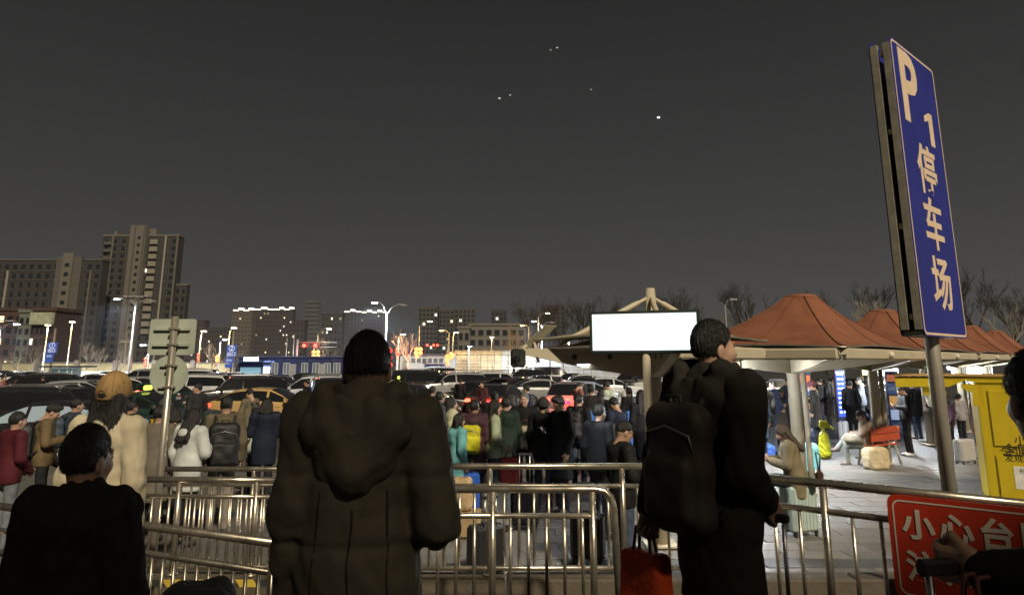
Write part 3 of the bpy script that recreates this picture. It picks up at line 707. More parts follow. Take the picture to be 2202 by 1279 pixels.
# ---------------------------------------------------------------- ground and near structure
def brick_mat(key, c1, c2, mortar, scale, bw, rh, rough=.75, off=.5):
    m = bpy.data.materials.new(key); m.use_nodes = True; n = m.node_tree; b = n.nodes['Principled BSDF']
    t = n.nodes.new('ShaderNodeTexCoord'); br = n.nodes.new('ShaderNodeTexBrick'); br.offset = off
    br.inputs['Color1'].default_value = c1+(1,); br.inputs['Color2'].default_value = c2+(1,); br.inputs['Mortar'].default_value = mortar+(1,)
    br.inputs['Scale'].default_value = scale; br.inputs['Mortar Size'].default_value = .012; br.inputs['Brick Width'].default_value = bw; br.inputs['Row Height'].default_value = rh
    n.links.new(t.outputs['Object'], br.inputs['Vector'])
    ns = n.nodes.new('ShaderNodeTexNoise'); ns.inputs['Scale'].default_value = .7; ns.inputs['Detail'].default_value = 8; n.links.new(t.outputs['Object'], ns.inputs['Vector'])
    mr = n.nodes.new('ShaderNodeMapRange'); mr.inputs['From Min'].default_value = .3; mr.inputs['From Max'].default_value = .7; mr.inputs['To Min'].default_value = .7; mr.inputs['To Max'].default_value = 1.25
    n.links.new(ns.outputs['Fac'], mr.inputs[0]); mx = n.nodes.new('ShaderNodeVectorMath'); mx.operation = 'SCALE'
    n.links.new(br.outputs['Color'], mx.inputs[0]); n.links.new(mr.outputs[0], mx.inputs['Scale']); n.links.new(mx.outputs[0], b.inputs['Base Color'])
    m2 = n.nodes.new('ShaderNodeMapRange'); m2.inputs['From Min'].default_value = .3; m2.inputs['From Max'].default_value = .7; m2.inputs['To Min'].default_value = rough-.2; m2.inputs['To Max'].default_value = rough+.12
    n.links.new(ns.outputs['Fac'], m2.inputs[0]); n.links.new(m2.outputs[0], b.inputs['Roughness'])
    MATS[key] = m; return m
ASPH = M('asphalt', (.050,.049,.048), .62, var=.35, vs=.35, bump=.5, bs=60)
g = MB().add([(-900,-60,-.02),(900,-60,-.02),(900,1500,-.02),(-900,1500,-.02)], [(0,1,2,3)]).build('ground', ASPH); tag(g, kind='structure')
plz = MB().add([(-40,5.5,-.012),(60,5.5,-.012),(60,19.0,-.012),(-40,19.0,-.012)], [(0,1,2,3)]).build('plaza', brick_mat('plaza_joint', (.14,.135,.125), (.12,.115,.11), (.06,.058,.055), 1., .8, .4)); tag(plz, kind='structure')
# slabs the photograph lets one tell apart, one object each
slab_me = [MB().box((0,0,-.02), (.79,.39,.04), bev=.006).mesh('paving_slab') for _ in range(1)][0]
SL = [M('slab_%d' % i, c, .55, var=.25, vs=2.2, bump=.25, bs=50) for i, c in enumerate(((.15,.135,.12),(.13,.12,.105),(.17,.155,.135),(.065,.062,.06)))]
nsl = 0
for j in range(26):
    y = 7.2+j*.4
    for i in range(18):
        x = .6+i*.8+(.4 if j%2 else 0)
        u = CX+FPX*x/y
        if u > 2230 or u < 930 or nsl >= 300: continue
        if 1330 < u < 1600 and y < 9.5: continue
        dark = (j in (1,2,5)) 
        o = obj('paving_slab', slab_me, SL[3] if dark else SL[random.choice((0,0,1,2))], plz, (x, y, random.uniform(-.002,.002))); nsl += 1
# raised terrace where the photographer stands
TER = brick_mat('terrace_paving', (.05,.045,.04), (.042,.038,.033), (.018,.017,.016), 1., .4, .2)
tr = MB().box((0,-1.1,.28), (30,14.2,.60)).build('terrace', TER); tag(tr, kind='structure')
pv = MB().box((0,0,-.02), (.195,.095,.05), bev=.006).mesh('paving_brick')
PB = [M('paver_%d' % i, c, .7, var=.25, vs=5, bump=.3, bs=70) for i, c in enumerate(((.055,.049,.042),(.045,.04,.034),(.07,.06,.05)))]
npv = 0
for j in range(8):
    for i in range(36):
        y = 5.16+j*.1; x = -2.2+i*.2+(.1 if j%2 else 0)
        if x > 1.9 or npv >= 300: continue
        obj('paving_brick', pv, random.choice(PB), tr, (x, y, .597+random.uniform(0,.004))); npv += 1
# kerb along the terrace edge, striped at the left
kerb = thing('kerb', 'low tan stone kerb under the stainless railing, yellow and black at its left end', 'kerb', (0,6.02,.58))
KST = M('kerb_stone', (.10,.08,.055), .7, var=.2, vs=4, bump=.3, bs=30)
for i in range(11):
    x = -5.0+i*.9
    MB().box((x,0,.07), (.885,.22,.15), bev=.012).build('kerb_stone', KST, kerb)
YEL, BLK = M('kerb_yellow', (.55,.40,.05), .6, bump=.2), M('kerb_black', (.03,.03,.03), .6)
for i in range(30):
    x = -5.3+i*.14
    MB().add([(x,-.112,.095),(x+.14,-.112,.095),(x+.10,-.112,.148),(x-.04,-.112,.148)], [(0,1,2,3)]).build('stripe', YEL if i%2 else BLK, kerb)
# unseen tinted roof and columns added behind the camera to shade the people below
def tinted(key, t):
    m = bpy.data.materials.new(key); m.use_nodes = True; n = m.node_tree; n.nodes.clear()
    o = n.nodes.new('ShaderNodeOutputMaterial'); a = n.nodes.new('ShaderNodeBsdfTransparent'); b = n.nodes.new('ShaderNodeBsdfPrincipled'); x = n.nodes.new('ShaderNodeMixShader')
    a.inputs[0].default_value = (1,.95,.85,1); b.inputs['Base Color'].default_value = (.05,.05,.05,1); b.inputs['Roughness'].default_value = .2
    x.inputs[0].default_value = 1-t; n.links.new(a.outputs[0], x.inputs[1]); n.links.new(b.outputs[0], x.inputs[2]); n.links.new(x.outputs[0], o.inputs[0]); return m
rf = MB().add([(-30,-16,7.0),(30,-16,7.0),(30,-2.3,7.0),(-30,-2.3,7.0)], [(0,1,2,3)]).build('roof', tinted('shade_roof_tint', .11)); tag(rf, kind='structure')
M('shade_roof_column', (.3,.3,.3), .7)
for x in (-12, 12):
    MB().tube([(x,-6,0),(x,-6,6.99)], .35, 16).build('column', M('shade_roof_column'), rf, True)

# ---------------------------------------------------------------- stainless railings
STEEL = M('stainless', (.58,.52,.42), .30, .88, var=.12, vs=9, bump=.03, bs=90)
def railing(label, A, B, zg, zt, drop=.15, zb=None, sp=.118, r=.025, rb=.011, pn=9, curve=False, post0=0):
    A, B = Vector(A), Vector(B); L = (B-A).length; u = (B-A)/L
    t = thing('railing', label, 'railing', (A.x,A.y,zg), math.atan2(u.y,u.x), 'stainless railings round the queue lanes')
    top = zt-zg; zb = .12 if zb is None else zb
    pts = [(-.05,0,top),(L,0,top)]
    if curve: pts = [(-.05,0,top),(L-.12,0,top),(L-.06,0,top-.012),(L-.018,0,top-.05),(L,0,top-.12),(L+.03,0,0)]
    MB().tube(pts, r, 12).build('top_rail', STEEL, t, True)
    n = max(1, int(round(L/(sp*pn)))); nb = int(L/sp)
    Lb = L-.14 if curve else L
    MB().tube([(0,0,top-drop),(Lb,0,top-drop)], r*.72, 10).build('middle_rail', STEEL, t, True)
    MB().tube([(0,0,zb),(Lb,0,zb)], r*.72, 10).build('bottom_rail', STEEL, t, True)
    pm = MB().tube([(0,0,0),(0,0,top-r*.6)], r*.9, 12).mesh('post', True); bm_ = MB().tube([(0,0,zb),(0,0,top-drop)], rb, 8).mesh('baluster', True)
    bm2 = MB().tube([(0,0,0),(0,0,.012)], .05, 14).mesh('foot', True)
    k = 0
    for i in range(nb+1):
        x = i*sp
        if x > Lb: break
        if (i+post0) % pn == 0:
            p = obj('post', pm, STEEL, t, (x,0,0)); obj('foot', bm2, STEEL, p)
        elif k < 300: obj('baluster', bm_, STEEL, t, (x,0,0)); k += 1
    if curve: obj('post', pm, STEEL, t, (Lb,0,0))
    return t
def xy(px, py, d): v = at(px,py,d); return (v.x, v.y, 0)
railing('stainless railing set on the tan kerb behind the olive coat, in front of the crowd', xy(612,988,6.02), xy(1560,986,6.02), .73, 1.535, zb=.05, post0=4)
railing('bright stainless railing on the striped kerb left of the olive coat', xy(316,1011,6.05), xy(604,1016,6.0), .73, 1.43, drop=.125, zb=.06, post0=5, sp=.07)
railing('far stainless railing behind the striped kerb, before the man with the black backpack', xy(352,990,7.4), xy(760,990,7.4), 0, 1.32, zb=.1, sp=.10)
railing('near dark gold railing running left from the olive coat', xy(-90,1043,5.42), xy(650,1135,4.12), .6, 1.385, zb=.10, pn=12, post0=4, sp=.092)
railing('railing with a rounded end between the olive coat and the red bag', xy(640,1031,5.0), xy(1318,1033,5.0), .6, 1.53, drop=.165, zb=.16, curve=True, pn=8, post0=5)
railing('railing with the red warning sign at the lower right corner', xy(1560,1000,4.86), xy(2300,1068,3.72), .6, 1.65, drop=.155, zb=.10, sp=.15, pn=4, post0=0)

# ---------------------------------------------------------------- red warning sign on the railing
def panel_basis(o, xdir): return basis(o, xdir, (0,0,1))
fa, fb = Vector(xy(1560,1000,4.86)), Vector(xy(2300,1068,3.72)); fu = (fb-fa).normalized(); fn = Vector((fu.y,-fu.x,0))
so = at(1915, 1063, 4.28); so = Vector((so.x, so.y, 1.655))+fn*.0
sgn = thing('warning_sign', 'red plate with white Chinese characters fixed to the railing, lower right', 'sign', (so.x,so.y,0), math.atan2(fu.y,fu.x))
def rrect(w, h, r, n=6):
    P = []
    for cx,cy,a in ((w/2-r,h/2-r,0),(-w/2+r,h/2-r,90),(-w/2+r,-h/2+r,180),(w/2-r,-h/2+r,270)):
        for i in range(n+1): t = R(a+90*i/n); P.append((cx+r*math.cos(t), cy+r*math.sin(t)))
    return P
SW, SH = .84, .53; szc = 1.64-SH/2
REDM = M('sign_red', (.55,.045,.018), .45, var=.08, vs=4)
SWH = M('sign_white', (.75,.68,.55), .5, var=.06)
MB().prism([(p+SW/2,q+szc) for p,q in rrect(SW,SH,.05)], -.10, -.088, 'y').build('plate', REDM, sgn)
def frame(poly_o, poly_i, y, off):
    m = MB(); n = len(poly_o); m.add([(p+off[0],y,q+off[1]) for p,q in poly_o]+[(p+off[0],y,q+off[1]) for p,q in poly_i], [(i,(i+1)%n,(i+1)%n+n,i+n) for i in range(n)]); return m
frame(rrect(SW-.05,SH-.05,.04), rrect(SW-.066,SH-.066,.034), -.1025, (SW/2,szc)).build('border', SWH, sgn)
for row, (txt, zz) in enumerate((('小心台阶', 1.64-.155), ('注意安全', 1.64-.365))):
    for i, ch in enumerate(txt):
        place_text('lettering', ch, .158, SWH, sgn, basis((.145+i*.178,-.1025,zz), (1,0,0), (0,0,1)), bold=.0045)
for x in (.15, .7):
    MB().box((x,-.05,1.50), (.03,.09,.05)).build('clamp', STEEL, sgn)

# ---------------------------------------------------------------- P1 car park sign
pa = at(1911, 100, 5.0); pb = at(2003, 160, 5.66)
pu = Vector((pb.x-pa.x, pb.y-pa.y, 0)); PW = pu.length; pu.normalize(); pn_ = Vector((pu.y,-pu.x,0))
ztop, zbot = zat(78, 5.0), zat(722, 5.0); PH = ztop-zbot
ps = thing('parking_sign', 'tall blue P1 car park sign on a galvanised post', 'sign', (pa.x,pa.y,.6), math.atan2(pu.y,pu.x))
zo = -.6
BLU = M('sign_blue', (.028,.036,.26), .38, var=.07, vs=3); CRM = M('sign_letter', (.80,.62,.45), .5, var=.05); ALU = M('sign_frame', (.50,.46,.36), .45, .55, var=.2, vs=8)
zc = (ztop+zbot)/2+zo; th = .13
MB().prism([(p+PW/2,q+zc) for p,q in rrect(PW,PH,.05)], -.012, 0., 'y').build('panel', BLU, ps)
MB().prism([(p+PW/2,q+zc) for p,q in rrect(PW,PH,.05)], th, th+.012, 'y').build('panel', BLU, ps)
fr_o, fr_i = rrect(PW-.02,PH-.02,.045), rrect(PW-.052,PH-.052,.035)
frame(fr_o, fr_i, -.0135, (PW/2,zc)).build('border', CRM, ps)
for y in (.0, th-.04):
    MB().box((.012,y+.018,zc), (.034,.050,PH-.09)).build('edge_channel', ALU, ps); MB().box((PW-.018,y+.022,zc), (.036,.036,PH-.05)).build('edge_channel', ALU, ps)
for f_ in (-.44,-.15,.17,.45): MB().box((PW*.5,th/2,zc+f_*PH), (PW-.04,.02,.04)).build('cross_bar', ALU, ps)
MB().box((PW/2,th/2,zbot+zo+.02), (PW-.05,th,.03)).build('bottom_tray', ALU, ps)
for px_, py_, s_, ch, bo, sx__ in ((.31,.835,.80,'P',.022,.95),(.52,.555,.42,'停',.008,1.05),(.52,.365,.42,'车',.008,1.05),(.54,.165,.42,'场',.008,1.05)):
    place_text('lettering', ch, s_, CRM, ps, basis((px_*PW,-.0135,zbot+zo+py_*PH), (1,0,0), (0,0,1)), bold=bo, sx_=sx__)
zz1 = zbot+zo+.735*PH
MB().prism([(x*PW,zz1+z) for x,z in ((.70,-.135),(.70,.075),(.60,.045),(.60,.095),(.72,.145),(.80,.145),(.80,-.135))], -.0135, -.0122, 'y').build('lettering', CRM, ps)
GALV = M('galvanised', (.50,.46,.38), .42, .65, var=.35, vs=5, bump=.15, bs=25, stretch=(1,1,.12))
MB().tube([(PW*.5,th/2+.03,0),(PW*.5,th/2+.03,zbot+zo+1.9)], .050, 18).build('post', GALV, ps, True)
MB().tube([(PW*.5,th/2+.03,0),(PW*.5,th/2+.03,.015)], .14, 18).build('base_plate', GALV, ps, True)

# ---------------------------------------------------------------- membrane canopies
row = Vector((.664,.747,0)); prp = Vector((.747,-.664,0))
BEIGE = M('canopy_steel', (.52,.46,.34), .5, .0, var=.08, vs=2, bump=.05, bs=30)
MEMB = M('canopy_membrane', (.25,.096,.05), .68, var=.16, vs=2.5, bump=.12, bs=9)
MEMO = M('canopy_membrane_beige', (.33,.27,.17), .62, var=.12, vs=2.5, bump=.12, bs=9)  # separate beige tone for the first canopy
def membrane(ctr, aq, ar, z0, z1, rp, dip, ns=16, nr=14):
    m = MB(); vs = []
    per = []
    for s in range(4):
        cs = [(-1,-1),(1,-1),(1,1),(-1,1)]; a, b = cs[s], cs[(s+1)%4]
        for i in range(ns):
            t = i/ns; per.append((a[0]+(b[0]-a[0])*t, a[1]+(b[1]-a[1])*t, 4*t*(1-t)))
    N = len(per)
    for k in range(nr+1):
        f = k/nr
        for (p, q, e) in per:
            sc_ = 1-.10*e*f
            x = p*aq*sc_; y = q*ar*sc_; ln = math.hypot(x,y); ux, uy = x/ln*rp, y/ln*rp
            X = ux+(x-ux)*f; Y = uy+(y-uy)*f
            z = z0+(z1-z0)*(1-f)**1.55 + .10*e*f*(1-f) + dip*e*f
            w = ctr+prp*X+row*Y; vs.append((w.x-ctr.x, w.y-ctr.y, z+.012*math.sin(X*11+Y*7)*(1-f)))
    fs = [(k*N+i, k*N+(i+1)%N, (k+1)*N+(i+1)%N, (k+1)*N+i) for k in range(nr) for i in range(N)]
    vs.append((0,0,z1+.03)); fs += [(i, len(vs)-1, (i+1)%N) for i in range(N)]
    return m.add(vs, fs)
CAN = []
desc = ['olive brown canopy behind the lit white screen', 'large orange canopy right of the backpack man', 'orange canopy left of the blue P1 sign', 'orange canopy mostly hidden by the P1 sign', 'orange canopy right of the P1 post', 'farthest orange canopy at the right edge']
for k in range(6):
    c = Vector((1.94,10.0,0))+Vector((3.37,3.79,0))*k
    aq, ar = (1.05,1.25) if k == 0 else (1.35,2.35)
    kc = c + (Vector((0,0,0)) if k == 0 else Vector((-.2,-1.15,0)))
    t = thing('canopy', 'tensile membrane canopy on a beige steel column, '+desc[k], 'canopy', (c.x,c.y,0), 0, 'membrane canopies over the square')
    off = kc-c; zr = 2.56
    MB().tube([(0,0,0),(0,0,2.3),(0,0,2.5),(0,0,3.36 if k == 0 else 3.25)], [.115,.115,.12,.062], 14).build('column', BEIGE, t, True)
    MB().box((0,0,.03), (.42,.42,.03), bev=.005).build('base_plate', BEIGE, t)
    if k: MB().tube([(.17,-.05,0),(.17,-.05,2.45)], .05, 10).build('downpipe', BEIGE, t, True)
    cor = [off+prp*(aq*a)+row*(ar*b) for a,b in ((-1,-1),(1,-1),(1,1),(-1,1))]
    if k == 0: cor[0] = Vector((-1.80,-.35,0))
    for i, q in enumerate(cor):     # tapered box arms with round holes, and struts from the mast
        u = q.normalized(); n_ = Vector((-u.y,u.x,0)); Lq = q.length; m = MB()
        prof = [(0,.40),(Lq*.5,.27),(Lq,.08)]
        vs = []
        for s, h in prof:
            for w_ in (-.055,.055):
                for z in (zr-.03, zr-.03-h): vs.append(tuple(u*s+n_*w_+Vector((0,0,z))))
        fs = []
        for j in range(2):
            a = j*4; fs += [(a,a+4,a+6,a+2),(a+1,a+3,a+7,a+5),(a,a+1,a+5,a+4),(a+2,a+6,a+7,a+3)]
        fs += [(0,2,3,1),(8,9,11,10)]
        am = m.add(vs, fs).build('arm', BEIGE, t)
        for s in (.35,.62):
            for sd in (-1,1):
                cpt = u*(Lq*s)+n_*(sd*.057)+Vector((0,0,zr-.14)); MB().tube([cpt, cpt+n_*(sd*.004)], .035, 12).build('hole', M('hole_dark', (.05,.045,.035), .8), am)
        if k in (0,2,3):
            mt = 3.25 if k == 0 else 3.15
            p0 = Vector((0,0,mt)); p1 = u*(Lq*.72)+Vector((0,0,zr+.02))
            MB().tube([p0, p0.lerp(p1,.12), p0.lerp(p1,.16), p0.lerp(p1,.86), p0.lerp(p1,.9), p1], [.024,.024,.038,.038,.024,.024], 10).build('strut', BEIGE, t, True)
    for i in range(4):              # rim beams
        a, b = cor[i], cor[(i+1)%4]
        u = (b-a).normalized(); mid = (a+b)/2
        if k == 0 and i in (0,3): continue
        MB().box((mid.x,mid.y,zr-.10), ((b-a).length-.12,.10,.16), rz=math.atan2(u.y,u.x), bev=.03).build('rim_beam', BEIGE, t)
        if k: MB().ball((a.lerp(b,.45).x+u.y*.07, a.lerp(b,.45).y-u.x*.07, zr-.10), (.055,.055,.055), 10, 8).build('rim_lamp', M('opal', (.7,.66,.55), .4, var=0), t, True)
    mm = membrane(kc, aq+.05, ar+.05, zr+(.0 if k else .08), 3.46 if k else 2.95, .30 if k else .12, .05)
    o = mm.build('membrane', MEMB if k else MEMO, t, True, loc=off)
    membrane(kc, aq+.02, ar+.02, zr-.04, 3.38 if k else 2.88, .30 if k else .12, .03).build('lining', M('membrane_lining', (.42,.35,.29), .7, var=.08) if k else M('membrane_lining_cream', (.62,.56,.44), .7, var=.08), t, True, loc=off)
    if k: MB().ball((off.x,off.y,3.46), (.30,.30,.07), 16, 6).build('peak_cap', MEMB, t, True)
    N_ = 64
    for i in range(0, N_, 8 if k else 16):   # welded seams down the membrane
        MB().tube([Vector(mm.v[j*N_+i])+off+Vector((0,0,.006)) for j in range(15)], .011, 5).build('seam', M('membrane_seam', (.17,.06,.032), .6, var=.1) if k else MEMO, t, True)
    MB().tube([Vector(mm.v[14*N_+i%N_])+off+Vector((0,0,-.01)) for i in range(N_+1)], .014, 5).build('edge_cable', M('cable_steel', (.4,.38,.33), .4, .7), t, True)
    CAN.append((c, t))
cct = thing('security_camera', 'dark box camera hanging at the tip of the left canopy arm', 'camera', (CAN[0][0].x-1.86, CAN[0][0].y-.35, 2.30))
MB().box((0,0,.10), (.20,.16,.24), bev=.03).build('housing', M('cam_dark', (.03,.035,.03), .4), cct); MB().tube([(.02,0,.2),(.12,.02,.27)], .02, 8).build('bracket', BEIGE, cct, True); MB().tube([(-.02,-.08,.08),(-.02,-.10,.08)], .05, 12).build('lens', GLASS(), cct, True)
sp_ = thing('solar_panel', 'tilted grey solar panel above the left canopy arm', 'solar panel', (CAN[0][0].x-1.3, CAN[0][0].y-.2, 2.5))
v0, v1 = at(1133,748,9.75)-Vector(sp_.location), at(1185,700,9.75)-Vector(sp_.location)
w_ = Vector((.085,.06,.0)); nn = (v1-v0).cross(w_).normalized()*.012
MB().add([v0-w_,v1-w_,v1+w_,v0+w_,v0-w_+nn,v1-w_+nn,v1+w_+nn,v0+w_+nn], [(0,1,2,3),(4,7,6,5),(0,4,5,1),(2,6,7,3),(1,5,6,2),(0,3,7,4)]).build('panel', M('solar_grey', (.30,.29,.23), .5), sp_)
MB().tube([v0.lerp(v1,.3), v0.lerp(v1,.3)+Vector((.06,0,-.28))], .02, 8).build('stay', BEIGE, sp_, True)

# ---------------------------------------------------------------- lit white screen
sa, sb = at(1270,714,8.2), at(1503,710,7.8)
su = Vector((sb.x-sa.x, sb.y-sa.y, 0)); SWd = su.length; su.normalize()
scr = thing('light_box', 'glowing white rectangular screen on a pole before the canopies', 'screen', (sa.x,sa.y,0), math.atan2(su.y,su.x))
z0, z1 = zat(757,8.0), zat(670,8.0)
MB().box((SWd/2,.06,(z0+z1)/2), (SWd+.03,.11,z1-z0+.03), bev=.008).build('cabinet', M('screen_frame', (.035,.045,.04), .45), scr)
def screen_mat():
    m = bpy.data.materials.new('screen_lit'); m.use_nodes = True; b = m.node_tree.nodes['Principled BSDF']
    b.inputs['Base Color'].default_value = (.6,.65,.65,1); b.inputs['Roughness'].default_value = .3
    n = m.node_tree; t = n.nodes.new('ShaderNodeTexCoord'); v = n.nodes.new('ShaderNodeVectorMath'); v.operation = 'MULTIPLY_ADD'; v.inputs[1].default_value = (2,2,2); v.inputs[2].default_value = (-1,-1,-1)
    a = n.nodes.new('ShaderNodeVectorMath'); a.operation = 'ABSOLUTE'; s = n.nodes.new('ShaderNodeSeparateXYZ'); q = n.nodes.new('ShaderNodeMath'); q.operation = 'MAXIMUM'
    r = n.nodes.new('ShaderNodeMapRange'); r.interpolation_type = 'SMOOTHSTEP'; r.inputs['From Min'].default_value = .72; r.inputs['From Max'].default_value = 1.02; r.inputs['To Min'].default_value = 4.2; r.inputs['To Max'].default_value = .75
    n.links.new(t.outputs['Generated'], v.inputs[0]); n.links.new(v.outputs[0], a.inputs[0]); n.links.new(a.outputs[0], s.inputs[0]); n.links.new(s.outputs[0], q.inputs[0]); n.links.new(s.outputs[2], q.inputs[1]); n.links.new(q.outputs[0], r.inputs[0]); n.links.new(r.outputs[0], b.inputs['Emission Strength'])
    b.inputs['Emission Color'].default_value = (.80,1,.98,1); return m
MB().add([(.02,-.0005,z0+.02),(SWd-.02,-.0005,z0+.02),(SWd-.02,-.0005,z1-.02),(.02,-.0005,z1-.02)], [(0,1,2,3)]).build('screen', screen_mat(), scr)
MB().tube([(SWd*.51,.06,0),(SWd*.51,.06,z0)], .045, 12).build('pole', BEIGE, scr, True); MB().box((SWd*.51,.06,.01), (.3,.3,.02)).build('base_plate', BEIGE, scr)

# ---------------------------------------------------------------- yellow recycling cabinet at the right
kd = 9.2
ks = ground(2130, 1085, 0); kd = ks.y
kk = thing('recycling_cabinet', 'bright yellow cabinet with a projecting hood and black Chinese text', 'cabinet', (ks.x,ks.y,0), R(-28))
YL = M('cabinet_yellow', (.55,.40,.012), .42, var=.08, vs=2, bump=.04, bs=20); YO = M('cabinet_roof', (.50,.30,.10), .5, var=.08)
f1530 = kd/FPX
def kp(px): return (px-2105)*f1530
hk = (1085-842)*f1530
MB().box((1.15,.65,hk/2), (2.3,1.3,hk), bev=.02).build('body', YL, kk)
MB().box((1.15,-.012,hk*.70), (1.96,.03,hk*.45), bev=.01).build('door', YL, kk)
MB().box((1.15,-.012,hk*.22), (1.96,.03,hk*.36), bev=.01).build('front_panel', YL, kk)
ht = zat(812,kd)
MB().prism([(-1.22,ht-.17),(-1.22,ht-.02),(.55,ht+.02),(2.5,ht+.02),(2.5,hk-.02),(.0,hk-.02),(-.12,hk+.02),(-.4,ht-.16)], -.03, 1.33, 'y').build('hood', YL, kk)
MB().box((.65,.64,ht+.035), (3.75,1.42,.03), bev=.01).build('roof_sheet', YO, kk)
MB().prism([(-.20,hk-.05),(.02,hk-.05),(.02,hk-.42),(-.06,hk-.42),(-.06,hk-.2),(-.20,hk-.12)], -.05, .03, 'y').build('bracket', YL, kk)
MB().box((-.62,.2,ht-.24), (.36,.3,.14), bev=.01).build('lamp_mount', YL, kk)
MB().tube([(-.62,.2,ht-.52),(-.62,.2,ht-.50),(-.62,.2,ht-.31)], [.10,.125,.16], 16).build('lamp', M('opal', (.7,.66,.55), .4, var=0), kk, True)
TX = M('print_black', (.02,.018,.01), .6, var=0)
place_text('lettering', '小铁', .17, TX, kk, basis((.62,-.03,zat(944,kd)), (1,0,0), (0,0,1)))
place_text('lettering', '全国客服', .22, TX, kk, basis((.70,-.03,zat(966,kd)), (1,0,0), (0,0,1)), bold=.0012)
place_text('lettering', '发现身边的', .135, TX, kk, basis((.62,-.03,zat(982,kd)), (1,0,0), (0,0,1)))
MB().box((.62,-.03,zat(1022,kd)), (.46,.006,.36)).build('poster', M('poster_white', (.7,.68,.6), .6), kk)
place_text('lettering', '扫码', .08, TX, kk, basis((.55,-.036,zat(1008,kd)), (1,0,0), (0,0,1)))
# ---------------------------------------------------------------- bench, totems, lamps on the square
bn = ground(1868, 1000, 0)
BR = M('bench_red', (.42,.07,.025), .5, var=.12, vs=4)
be = thing('bench', 'red bench with a slatted back and pale legs under the canopy', 'bench', (bn.x+.38,bn.y+.1,0), R(32))
for i, y in enumerate((-.02,.13,.28)): MB().box((0,y,.45), (1.15,.135,.045), bev=.012).build('seat_slat', BR, be)
for i in range(2): MB().box((0,-.13-.02*i,.62+.17*i), (1.15,.04,.155), bev=.012).build('back_slat', BR, be)
for x in (-.48,.48):
    MB().tube([(x,.30,0),(x,.22,.43)], .028, 8).build('leg', M('bench_leg', (.42,.40,.36), .5), be, True); MB().tube([(x,-.16,0),(x,-.05,.43)], .028, 8).build('leg', M('bench_leg'), be, True)
    MB().tube([(x,-.07,.43),(x,-.17,.86)], .02, 8).build('back_support', M('bench_leg'), be, True)
# orange and blue guide totems
def totem(label, px, d, h, w, rz=0.):
    r = thing('guide_totem', label, 'sign', (gx(px,d),d,0), rz, 'guide totems under the canopies')
    MB().box((0,0,h/2), (w,.12,h), bev=.01).build('body', M('totem_navy', (.035,.05,.10), .5), r)
    for z, hh, mt in ((.90,.10,M('totem_orange',(.5,.13,.05),.5,emit=(1,.28,.12),es=.25)), (.74,.16,M('totem_blue',(.06,.10,.22),.5,emit=(.15,.25,.5),es=.15)), (.55,.17,M('totem_amber',(.5,.28,.08),.5,emit=(1,.55,.2),es=.35)), (.36,.15,M('totem_pale',(.4,.45,.55),.5,emit=(.5,.65,1),es=.4)), (.17,.16,M('totem_blue'))):
        MB().box((0,-.062,z*h), (w*.88,.012,hh*h), bev=.003).build('sign_panel', mt, r)
    wt = M('print_white', (.7,.72,.75), .5, var=0)
    place_text('lettering', '1', .18, wt, r, basis((0,-.0695,.90*h), (1,0,0), (0,0,1)))
    place_text('lettering', '出租车', .10, wt, r, basis((0,-.0695,.74*h), (1,0,0), (0,0,1)))
    place_text('lettering', '网约车', .10, wt, r, basis((0,-.0695,.18*h), (1,0,0), (0,0,1)))
    return r
totem('orange and navy guide totem just right of the nearest wide column', 1726, 22, 2.05, .42, R(-12))
totem('orange topped guide totem behind the man in black using his phone', 1916, 23, 2.05, .36, R(-8))
lt = thing('led_totem', 'slim totem glowing blue with rows of white characters', 'sign', (gx(1803,25),25,0))
MB().box((0,0,1.05), (.36,.14,2.1), bev=.01).build('body', M('totem_dark', (.02,.02,.03), .4), lt)
MB().box((0,-.072,1.28), (.28,.01,1.5)).build('screen', M('led_blue', (.02,.03,.2), .3, var=0, emit=(.03,.09,1), es=1.5), lt)
for i in range(9):
    for x in (-.06,.06): MB().box((x,-.079,.68+i*.155), (.085,.006,.055)).build('text_line', M('led_white', (.5,.6,.9), .3, var=0, emit=(.55,.75,1), es=2.2), lt)
MB().box((0,-.079,1.98), (.26,.006,.06)).build('header', M('led_white'), lt)
# light boxes far under the canopies
for i, (px, py, d, w, h, lab) in enumerate(((2090,797,46,2.6,1.0,'bright white advertising box behind the far crowd right of the sign post'), (1905,792,44,1.5,.9,'white lit panel behind the crowd beside the fourth column'), (1868,790,40,.7,.8,'small lit panel with a yellowish tint by the third column'), (2010,800,48,.8,.8,'small lit box seen between the far columns'))):
    r = thing('advertising_light_box', lab, 'light box', (gx(px,d),d,0), 0, 'light boxes at the back of the square')
    z = zat(py,d)
    MB().box((0,.08,z), (w+.08,.14,h+.08), bev=.01).build('cabinet', M('totem_dark'), r)
    MB().box((0,0,z), (w,.02,h)).build('face', M('panel_lit', (.7,.75,.8), .4, var=0, emit=(.85,.95,1), es=3.) if i != 2 else M('panel_lit_yellow', (.7,.75,.5), .4, var=0, emit=(.9,1,.45), es=2.), r)
    for x in (-.3,.3): MB().tube([(x*w,.08,0),(x*w,.08,z-h/2)], .04, 8).build('leg', M('totem_dark'), r, True)
